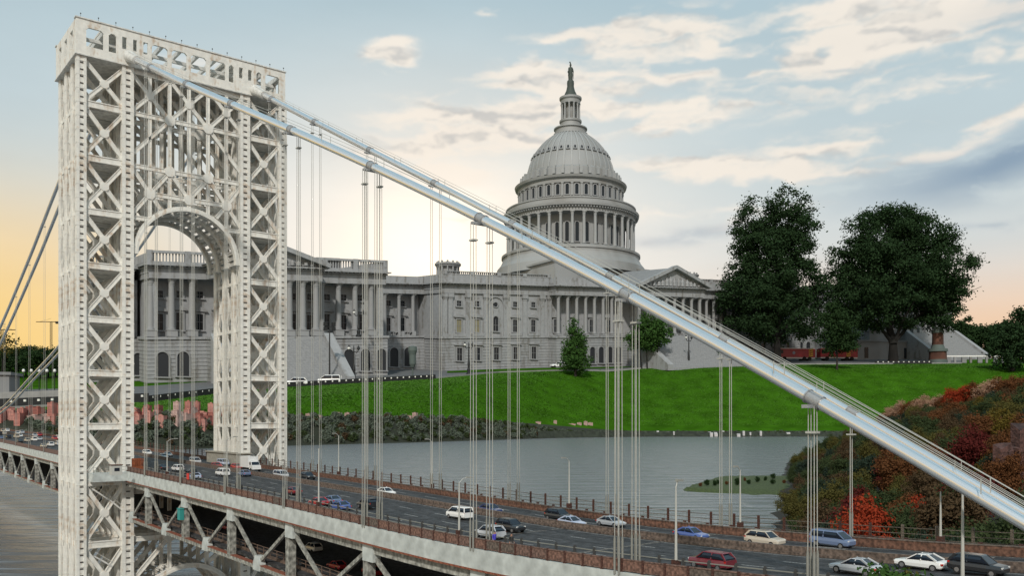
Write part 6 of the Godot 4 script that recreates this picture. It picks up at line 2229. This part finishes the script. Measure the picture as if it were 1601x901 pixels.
func make_far_bank() -> void:
	# wood at the foot of the hill: nobody could count it
	var leafy := crown_mesh([E(0, 6, 0, 6, 5, 6), E(2, 8, 0, 4, 4, 4)], 46, 7, 2.2, 1.7, 301)
	for kind in [["leaf_haze", 1050, 0], ["leaf_green", 420, 1], ["leaf_brown", 110, 2]]:  # first kind: leaf colour lightened, distance haze is painted into it
		var mm := MultiMesh.new()
		mm.transform_format = MultiMesh.TRANSFORM_3D
		mm.mesh = leafy
		mm.instance_count = kind[1]
		rng.seed = 310 + kind[2]
		for i in kind[1]:
			var x := rng.randf_range(-720.0, 1000.0)
			var e := rng.randf_range(3.0, 98.0) if x < -80.0 else rng.randf_range(2.0, lerpf(95.0, 26.0, clampf((x + 80.0) / 260.0, 0, 1)))
			var z := -shore(x) - e
			var s := rng.randf_range(0.7, 1.25) * lerpf(1.0, 0.62, smoothstep(-100.0, 250.0, x))
			mm.set_instance_transform(i, xf(Vector3(x, hill(x, z), z), rng.randf() * TAU, Vector3.ONE * s))
		var o := MultiMeshInstance3D.new()
		o.name = ["far_bank_wood", "far_bank_thicket", "far_bank_brush"][kind[2]]
		o.multimesh = mm
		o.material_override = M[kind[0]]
		add_child(o)
		tag(o, ["wood along the far river bank, haze painted into its leaves", "green thicket scattered in the far bank wood", "brownish brush scattered in the far bank wood"][kind[2]], "wood", "", "stuff")
	# rosy city blocks above the wood
	var shapes := []
	for k in 5:
		var w: float = [9.0, 13.0, 8.0, 17.0, 11.0][k]
		var h: float = [30.0, 22.0, 40.0, 17.0, 26.0][k]
		var a := MB.new()
		a.box(Vector3(-w / 2, -12, -6), Vector3(w / 2, h, 6))
		var r := MB.new()
		r.box(Vector3(-w / 2 - 0.4, h, -6.4), Vector3(w / 2 + 0.4, h + 0.8, 6.4))
		r.box(Vector3(-w * 0.2, h + 0.8, -2), Vector3(w * 0.15, h + 3.2, 2))
		var g := MB.new()
		var y := 2.0
		while y < h - 2.0:
			var x := -w / 2 + 1.2
			while x < w / 2 - 1.5:
				g.box(Vector3(x, y, 6.0), Vector3(x + 1.2, y + 1.7, 6.08))
				x += 2.3
			y += 3.2
		shapes.push_back([a.mesh(), r.mesh(), g.mesh()])
	rng.seed = 321
	var tones := [["brick_pink", "rosy"], ["brick_rose", "pale rose"], ["brick_dark", "brick red"], ["brick_pale", "buff"]]
	for i in 92:
		var a: float
		if i < 34: a = rng.randf_range(-0.605, -0.520)
		elif i < 76: a = rng.randf_range(-0.445, -0.335)
		else: a = [-0.248, -0.235, -0.225, -0.20, -0.19, -0.12, -0.112, -0.07, -0.062, -0.055, 0.03, 0.05, 0.07, 0.078, 0.085, 0.09][i - 76]
		var e := rng.randf_range(62.0, 112.0) if i < 76 else 104.0
		var z := 1250.0
		for it in 6:
			z = shore(a * z) + e
		var tall := rng.randf_range(0.35, 0.75) if i < 76 else rng.randf_range(0.16, 0.34)
		var k: int = i % 5
		var q: Array = tones[i % 4] if i < 76 else tones[3]
		var p := Vector3(a * z, hill(a * z, -z), -z)
		var zone := "left of the tower" if i < 34 else ("seen through the tower's portal" if i < 76 else "on the crest of the far bank")
		var t := thing("city_block", "%s city building %s" % [q[1], zone], "building", p, rng.randf_range(-0.4, 0.2), "%s buildings %s" % [q[1], zone])
		t.scale = Vector3(1.0, tall, 1.0)
		part(t, "wall", shapes[k][0], M[q[0]])
		part(t, "roof", shapes[k][1], M[q[0]])
		part(t, "windows", shapes[k][2], M.far_window).set_meta("kind", "stuff")
	# white specks on the blue shore
	rng.seed = 88
	for i in 18:
		var x := rng.randf_range(330.0, 760.0)
		var z := -shore(x) + 14.0 - rng.randf_range(0.0, 22.0)
		var m := MB.new()
		var w := rng.randf_range(3.0, 9.0)
		m.box(Vector3(-w / 2, -8, -3), Vector3(w / 2, 2.6, 3))
		m.hexa([Vector3(-w / 2 - 0.3, 2.6, -3.3), Vector3(w / 2 + 0.3, 2.6, -3.3), Vector3(w / 2 + 0.3, 2.6, 3.3), Vector3(-w / 2 - 0.3, 2.6, 3.3), Vector3(-w / 2, 4.4, -0.1), Vector3(w / 2, 4.4, -0.1), Vector3(w / 2, 4.4, 0.1), Vector3(-w / 2, 4.4, 0.1)])
		single("shore_house", m.mesh(), M.far_white, Vector3(x, 3.0 + rng.randf_range(0.0, 8.0), z), 0.0, "tiny white house on the blue far shore", "house", "white houses on the blue far shore")


# ---------------------------------------------------------------- things on the hill
func hill_lamp(at: Vector3, h: float, arms: int, label: String) -> void:
	var t := thing("candelabra_lamp", label, "street lamp", at, CAP_TURN, "iron lamps before the building")
	t.scale = Vector3.ONE * K
	var m := MB.new()
	m.lathe([Vector2(0.5, 0), Vector2(0.5, 0.25), Vector2(0.3, 0.5), Vector2(0.34, 1.0), Vector2(0.2, 1.25), Vector2(0.26, h * 0.33), Vector2(0.14, h * 0.5), Vector2(0.1, h * 0.93), Vector2(0.05, h)], 10)
	part(t, "post", m.mesh(), M.lamp_iron)
	for i in arms:
		var s := -1.0 if i == 0 else 1.0
		m = MB.new()
		m.path([Vector3(0, h * 0.84, 0), Vector3(s * 0.5, h * 0.80, 0), Vector3(s * 0.85, h * 0.88, 0)], 0.07, 6)
		m.lathe([Vector2(0.2, 0.42), Vector2(0.26, 0.46), Vector2(0.05, 0.72), Vector2(0.02, 0.95)], 8, false, Vector3(s * 0.85, h * 0.88, 0))
		var o := part(t, "lamp_arm", m.mesh(), M.lamp_iron)
		m = MB.new()
		m.lathe([Vector2(0.1, 0.0), Vector2(0.24, 0.12), Vector2(0.26, 0.28), Vector2(0.18, 0.44)], 10, true, Vector3(s * 0.85, h * 0.88, 0))
		part(o, "globe", m.mesh(), M.lamp_globe if i % 2 == 0 else M.lamp_iron)

func fire_truck(at: Vector3, turn: float, cab: float, label: String) -> void:
	var t := thing("fire_truck", label, "fire truck", at, turn, "red trucks behind the lawn")
	t.scale = Vector3.ONE * K
	var L := 10.5
	var m := MB.new()
	m.box(Vector3(-L / 2, 0.9, -1.2), Vector3(L / 2, 3.2, 1.2))
	part(t, "body", m.mesh(), M.truck_red)
	m = MB.new()
	m.box(Vector3(-L / 2, 3.2, -1.15), Vector3(L / 2, 3.36, 1.15))
	part(t, "roof_edge", m.mesh(), M.car_white)
	m = MB.new()
	m.box(Vector3(-L / 2, 0.55, -1.15), Vector3(L / 2, 0.9, 1.15))
	part(t, "skirt", m.mesh(), M.car_silver)
	m = MB.new()
	for k in 4:
		m.hexa([Vector3(cab * 3.4, 0.95 + k * 0.56, 1.2), Vector3(cab * 3.4 + 1.2, 0.95 + k * 0.56 + 0.4, 1.2), Vector3(cab * 3.4 + 1.2, 0.95 + k * 0.56 + 0.4, 1.24), Vector3(cab * 3.4, 0.95 + k * 0.56, 1.24), Vector3(cab * 3.4, 1.23 + k * 0.56, 1.2), Vector3(cab * 3.4 + 1.2, 1.23 + k * 0.56 + 0.4, 1.2), Vector3(cab * 3.4 + 1.2, 1.23 + k * 0.56 + 0.4, 1.24), Vector3(cab * 3.4, 1.23 + k * 0.56, 1.24)])
	part(t, "chevrons", m.mesh(), M.stripe_yellow)
	m = MB.new()
	m.box(Vector3(-L / 2 + 0.3, 1.9, 1.2), Vector3(-L / 2 + 1.5, 2.9, 1.23))
	part(t, "window", m.mesh(), M.pane)
	m = MB.new()
	m.tube(Vector3(-0.8, 2.1, 1.2), Vector3(-0.8, 2.1, 1.23), 0.42, 0.42, 12)
	part(t, "round_crest", m.mesh(), M.car_steelblue)
	m = MB.new()
	m.tube(Vector3(0, 0, -0.2), Vector3(0, 0, 0.2), 0.55, 0.55, 14)
	for x in [-3.4, 2.2, 3.6]:
		for z in [-1.0, 1.05]:
			part(t, "wheel", m.mesh(), M.tyre, xf(Vector3(x, 0.55, z)))

func hill_car(at: Vector3, turn: float, kind: String, paint: String, label: String) -> void:
	var t := thing("parked_car", label, "car", at, turn, "cars before the building")
	t.scale = Vector3.ONE * K * 0.78
	var p := car_parts(kind)
	part(t, "body", p.body, M["car_" + paint])
	part(t, "windows", p.cabin, M.glass)
	part(t, "roof", p.roof, M["car_" + paint])
	for z in CARS[kind].wheels:
		for s in [-1.0, 1.0]:
			part(t, "wheel", p.tyre, M.tyre, xf(Vector3(s * (CARS[kind].w - 0.1), 0.33, z)))

func make_hill_things() -> void:
	hill_lamp(site(-0.05, 165.5), 6.2, 2, "black iron lamp with two arms before the windowed wing")
	hill_lamp(site(-0.183, 145.5), 6.0, 2, "black iron lamp with two arms at the foot of the left stair")
	hill_lamp(CAP + Basis(Vector3.UP, CAP_TURN) * C(-24.6, 7.4, 15.0), 4.6, 2, "black iron candelabra on the stair's cheek wall")
	hill_lamp(site(0.2045, 194.0), 7.4, 2, "black iron lamp at the foot of the centre stair")
	# tall signal mast
	var t := thing("signal_mast", "tall thin dark mast with box lamps on a cross arm", "mast", site(-0.211, 140.8), CAP_TURN)
	t.scale = Vector3.ONE * K
	var m := MB.new()
	m.tube(Vector3.ZERO, Vector3(0, 11.0, 0), 0.16, 0.08, 8)
	m.bar(Vector3(-0.8, 9.2, 0), Vector3(0.8, 9.2, 0), 0.1, 0.1)
	part(t, "mast", m.mesh(), M.lamp_iron)
	for s in [-0.7, 0.7]:
		for y in [8.55, 9.3]:
			m = MB.new()
			m.box(Vector3(s - 0.28, y, -0.2), Vector3(s + 0.28, y + 0.55, 0.2))
			part(t, "lamp_box", m.mesh(), M.lamp_iron)
	# banner stand
	t = thing("banner_stand", "dark green statue like stand on a post at the lawn's edge", "stand", site(-0.115, 152.0), CAP_TURN)
	t.scale = Vector3.ONE * K
	m = MB.new()
	m.tube(Vector3.ZERO, Vector3(0, 2.2, 0), 0.16, 0.13, 8)
	part(t, "post", m.mesh(), M.green_stone)
	m = MB.new()
	m.lathe([Vector2(0.35, 2.0), Vector2(0.6, 2.6), Vector2(0.62, 4.2), Vector2(0.85, 5.0), Vector2(0.8, 5.6), Vector2(0.2, 5.8)], 8)
	part(t, "hood", m.mesh(), M.green_stone)
	hill_car(site(-0.250, 133.6), CAP_TURN + 1.2, "suv", "white", "white car parked at the lawn's edge close to the tower")
	hill_car(site(-0.211, 138.4), CAP_TURN + 1.0, "van", "white", "white van parked below the tall dark mast")
	hill_car(site(0.053, 193.0), CAP_TURN + 1.4, "suv", "white", "white car parked before the old wing, left of the conical tree")
	fire_truck(site(0.327, 232.0), 0.12, 1.0, "red fire truck behind the tall tree's trunk")
	fire_truck(site(0.376, 233.0), 0.12, 0.6, "red fire truck right of the first, behind the young tree")
	# black barrier with pale studs along the lawn's edge
	for run in [[[-0.262, 131.0], [-0.089, 152.4], "long black barrier with pale studs along the lawn's far edge", 0.75], [[-0.62, 95.5], [-0.42, 105.0], "black studded barrier at the left edge of the lawn", 1.1], [[-0.42, 105.0], [-0.34, 118.4], "black studded barrier seen through the tower's portal", 0.8], [[0.42, 213.0], [0.485, 214.5], "black studded barrier under the broad tree", 0.7]]:
		var a := site(run[0][0], run[0][1])
		var b := site(run[1][0], run[1][1])
		var n := maxi(6, int((b - a).length() / (1.3 * K)))
		var o := thing("studded_barrier", run[2], "barrier", a)
		m = MB.new()
		var st := MB.new()
		for i in n:
			var p := a.lerp(b, float(i) / n)
			var q := a.lerp(b, float(i + 1) / n)
			p.y = hill(p.x, p.z) + run[3] * K * 0.5
			q.y = hill(q.x, q.z) + run[3] * K * 0.5
			m.bar(p - a, q - a, 0.35 * K, run[3] * K)
			var c := p.lerp(q, 0.5) - a + Vector3(0, run[3] * K * 0.2, 0)
			st.box(c + Vector3(-0.15, -0.12, -0.1) * K, c + Vector3(0.15, 0.12, 0.28) * K)
		part(o, "wall", m.mesh(), M.lamp_iron)
		part(o, "studs", st.mesh(), M.lamp_globe).set_meta("kind", "stuff")
	# flagpole on the roof
	t = thing("flagpole", "thin flagpole with a drooping flag right of the dome", "flagpole", CAP + Basis(Vector3.UP, CAP_TURN) * C(73.0, 19.0, -25.0), CAP_TURN)
	t.scale = Vector3.ONE * K
	m = MB.new()
	m.tube(Vector3.ZERO, Vector3(0, 18.5, 0), 0.14, 0.07, 8)
	part(t, "pole", m.mesh(), M.lamp_paint)
	m = MB.new()
	for i in 5:
		var x0 := -0.1 - i * 0.22
		m.hexa([Vector3(x0 - 0.22, 14.2 + i * 0.1, 0.1 * (i % 2)), Vector3(x0, 14.1 + i * 0.1, -0.1 * (i % 2)), Vector3(x0, 14.1 + i * 0.1, 0.06), Vector3(x0 - 0.22, 14.2 + i * 0.1, 0.16), Vector3(x0 - 0.22, 17.4 - i * 0.25, 0.1 * (i % 2)), Vector3(x0, 17.6 - i * 0.25, -0.1 * (i % 2)), Vector3(x0, 17.6 - i * 0.25, 0.06), Vector3(x0 - 0.22, 17.4 - i * 0.25, 0.16)])
	part(t, "flag", m.mesh(), M.flag_cloth)
	# brick lantern tower
	t = thing("brick_monument", "stepped brick and green stone lantern tower right of the broad tree", "monument", site(0.4925, 218.0), 0.3)
	t.scale = Vector3.ONE * K
	var tiers := [[2.3, 0.0, 0.9, "green_stone"], [2.1, 0.9, 2.9, "brick_tower"], [2.35, 2.9, 3.6, "green_stone"], [1.7, 3.6, 4.6, "green_stone"], [1.35, 4.6, 7.6, "brick_tower"], [1.5, 7.6, 8.1, "green_stone"], [1.0, 8.1, 9.2, "green_stone"]]
	for q in tiers:
		m = MB.new()
		m.lathe([Vector2(q[0], q[1]), Vector2(q[0] * (0.96 if q[1] != 3.6 else 0.8), q[2]), Vector2(0.0, q[2])], 8)
		part(t, "tier", m.mesh(), M[q[3]])
	# low pale building and terrace
	t = thing("low_terrace_building", "low pale stone terrace building behind the broad tree's trunk", "building", site(0.432, 240.0), CAP_TURN * 0.4)
	t.scale = Vector3.ONE * K
	for q in [[-9.0, 9.5, 0.0, 5.0, -6.0, 0.0], [-4.0, 4.0, 5.0, 8.0, -6.0, -1.5], [9.5, 17.0, 0.0, 3.2, -6.0, -1.0]]:
		m = MB.new()
		m.box(Vector3(q[0], q[2] - 2.0, q[4]), Vector3(q[1], q[3], q[5]))
		part(t, "wall", m.mesh(), M.marble)
		m = MB.new()
		m.box(Vector3(q[0] - 0.3, q[3], q[4]), Vector3(q[1] + 0.3, q[3] + 0.4, q[5] + 0.3))
		part(t, "coping", m.mesh(), M.marble)
	for x in [-6.0, 2.0, 6.5]:
		m = MB.new()
		m.box(Vector3(x - 0.6, 0.4, 0.0), Vector3(x + 0.6, 3.4, 0.05))
		part(t, "doorway", m.mesh(), M.pane)
	m = MB.new()
	m.hexa([Vector3(9.0, 0, 0.2), Vector3(24.0, 0, 0.2), Vector3(24.0, 0, 6.0), Vector3(9.0, 0, 6.0), Vector3(9.0, 3.0, 0.2), Vector3(15.0, 2.6, 0.2), Vector3(24.0, 0.5, 6.0), Vector3(9.0, 0.5, 6.0)])
	part(t, "sloped_roof", m.mesh(), M.roof_slate)
	# pale balustrade at the right
	t = thing("terrace_balustrade", "pale stone balustrade at the right edge of the lawn", "balustrade", site(0.502, 219.0), -0.05)
	t.scale = Vector3.ONE * K
	m = MB.new()
	m.box(Vector3(0, 1.55, -0.25), Vector3(14.0, 1.85, 0.25))
	part(t, "rail", m.mesh(), M.car_white)
	for i in 8:
		m = MB.new()
		m.box(Vector3(i * 1.95, 0, -0.2), Vector3(i * 1.95 + (0.5 if i % 2 else 1.1), 1.55, 0.2))
		part(t, "pier", m.mesh(), M.marble if i % 2 else M.roof_slate)
	# tower cranes on the horizon at left
	for q in [[-0.59, 190.0, 8.5, 3.0, "left, taller one"], [-0.533, 230.0, 10.5, -4.0, "right, thinner one"]]:
		t = thing("tower_crane", "far off tower crane above the dark trees at the left edge, %s" % q[4], "crane", site(q[0], q[1]), 0.0, "cranes on the left horizon")
		t.scale = Vector3.ONE * K
		m = MB.new()
		for e in [[-0.2, -0.2], [0.2, -0.2], [0.2, 0.2], [-0.2, 0.2]]:
			m.bar(Vector3(e[0], 0, e[1]), Vector3(e[0], q[2], e[1]), 0.06, 0.06)
		for i in int(q[2] / 0.5):
			m.bar(Vector3(-0.2, i * 0.5, 0.2), Vector3(0.2, i * 0.5 + 0.5, 0.2), 0.04, 0.04)
		part(t, "mast", m.mesh(), M.bark)
		m = MB.new()
		m.bar(Vector3(-q[3] * 0.4, q[2], 0), Vector3(q[3], q[2], 0), 0.2, 0.16)
		m.bar(Vector3(0, q[2] + 0.9, 0), Vector3(q[3] * 0.8, q[2], 0), 0.04, 0.04)
		part(t, "jib", m.mesh(), M.bark)
		m = MB.new()
		m.box(Vector3(q[3] * -0.4 - 0.35, q[2] - 0.5, -0.3), Vector3(q[3] * -0.4 + 0.35, q[2] + 0.1, 0.3))
		part(t, "counterweight", m.mesh(), M.bark)
	# left edge: kiosk, pale wall, small lamps
	t = thing("grey_kiosk", "grey flat roofed kiosk at the left edge below the dark trees", "kiosk", site(-0.605, 118.0), 0.2)
	t.scale = Vector3.ONE * K
	m = MB.new()
	m.box(Vector3(-4.0, 0, -2.0), Vector3(3.2, 2.5, 2.0))
	part(t, "wall", m.mesh(), M.roof_slate)
	m = MB.new()
	m.box(Vector3(-4.2, 2.5, -2.3), Vector3(3.5, 2.9, 2.3))
	part(t, "roof", m.mesh(), M.marble_joint)
	m = MB.new()
	m.box(Vector3(-2.6, 0.1, 2.0), Vector3(1.6, 1.7, 2.04))
	part(t, "opening", m.mesh(), M.car_navy)
	t = thing("pale_ramp_wall", "pale grey ramp wall curving behind the studded barrier at left", "wall", site(-0.61, 100.0), 0.0)
	t.scale = Vector3.ONE * K
	m = MB.new()
	for i in 10:
		var x := i * 1.5
		m.hexa([Vector3(x, -0.5, -0.5 - i * 0.2), Vector3(x + 1.5, -0.5, -0.7 - i * 0.2), Vector3(x + 1.5, -0.5, 0.3 - i * 0.2), Vector3(x, -0.5, 0.5 - i * 0.2), Vector3(x, 1.5 + i * 0.06, -0.5 - i * 0.2), Vector3(x + 1.5, 1.56 + i * 0.06, -0.7 - i * 0.2), Vector3(x + 1.5, 1.56 + i * 0.06, 0.3 - i * 0.2), Vector3(x, 1.5 + i * 0.06, 0.5 - i * 0.2)])
	part(t, "wall", m.mesh(), M.paving_pale)
	for i in 6:
		t = thing("globe_lamp", "small globe lamp in the row under the dark trees at left", "lamp", site(-0.565 + i * 0.009, 124.0), 0.0, "small globe lamps at left")
		t.scale = Vector3.ONE * K
		m = MB.new()
		m.tube(Vector3.ZERO, Vector3(0, 2.6, 0), 0.06, 0.05, 6)
		part(t, "post", m.mesh(), M.lamp_iron)
		m = MB.new()
		m.lathe([Vector2(0.05, 2.6), Vector2(0.2, 2.7), Vector2(0.22, 2.9), Vector2(0.12, 3.08), Vector2(0, 3.1)], 8, true)
		part(t, "globe", m.mesh(), M.lamp_globe)


func _ready() -> void:
	setup()
	make_materials()
	make_land()
	make_tower()
	make_deck()
	make_cables()
	make_capitol()
	make_grass()
	make_far_bank()
	make_hill_trees()
	make_cliff_trees()
	make_hill_things()
	make_lamps()
	make_traffic()
	make_people()
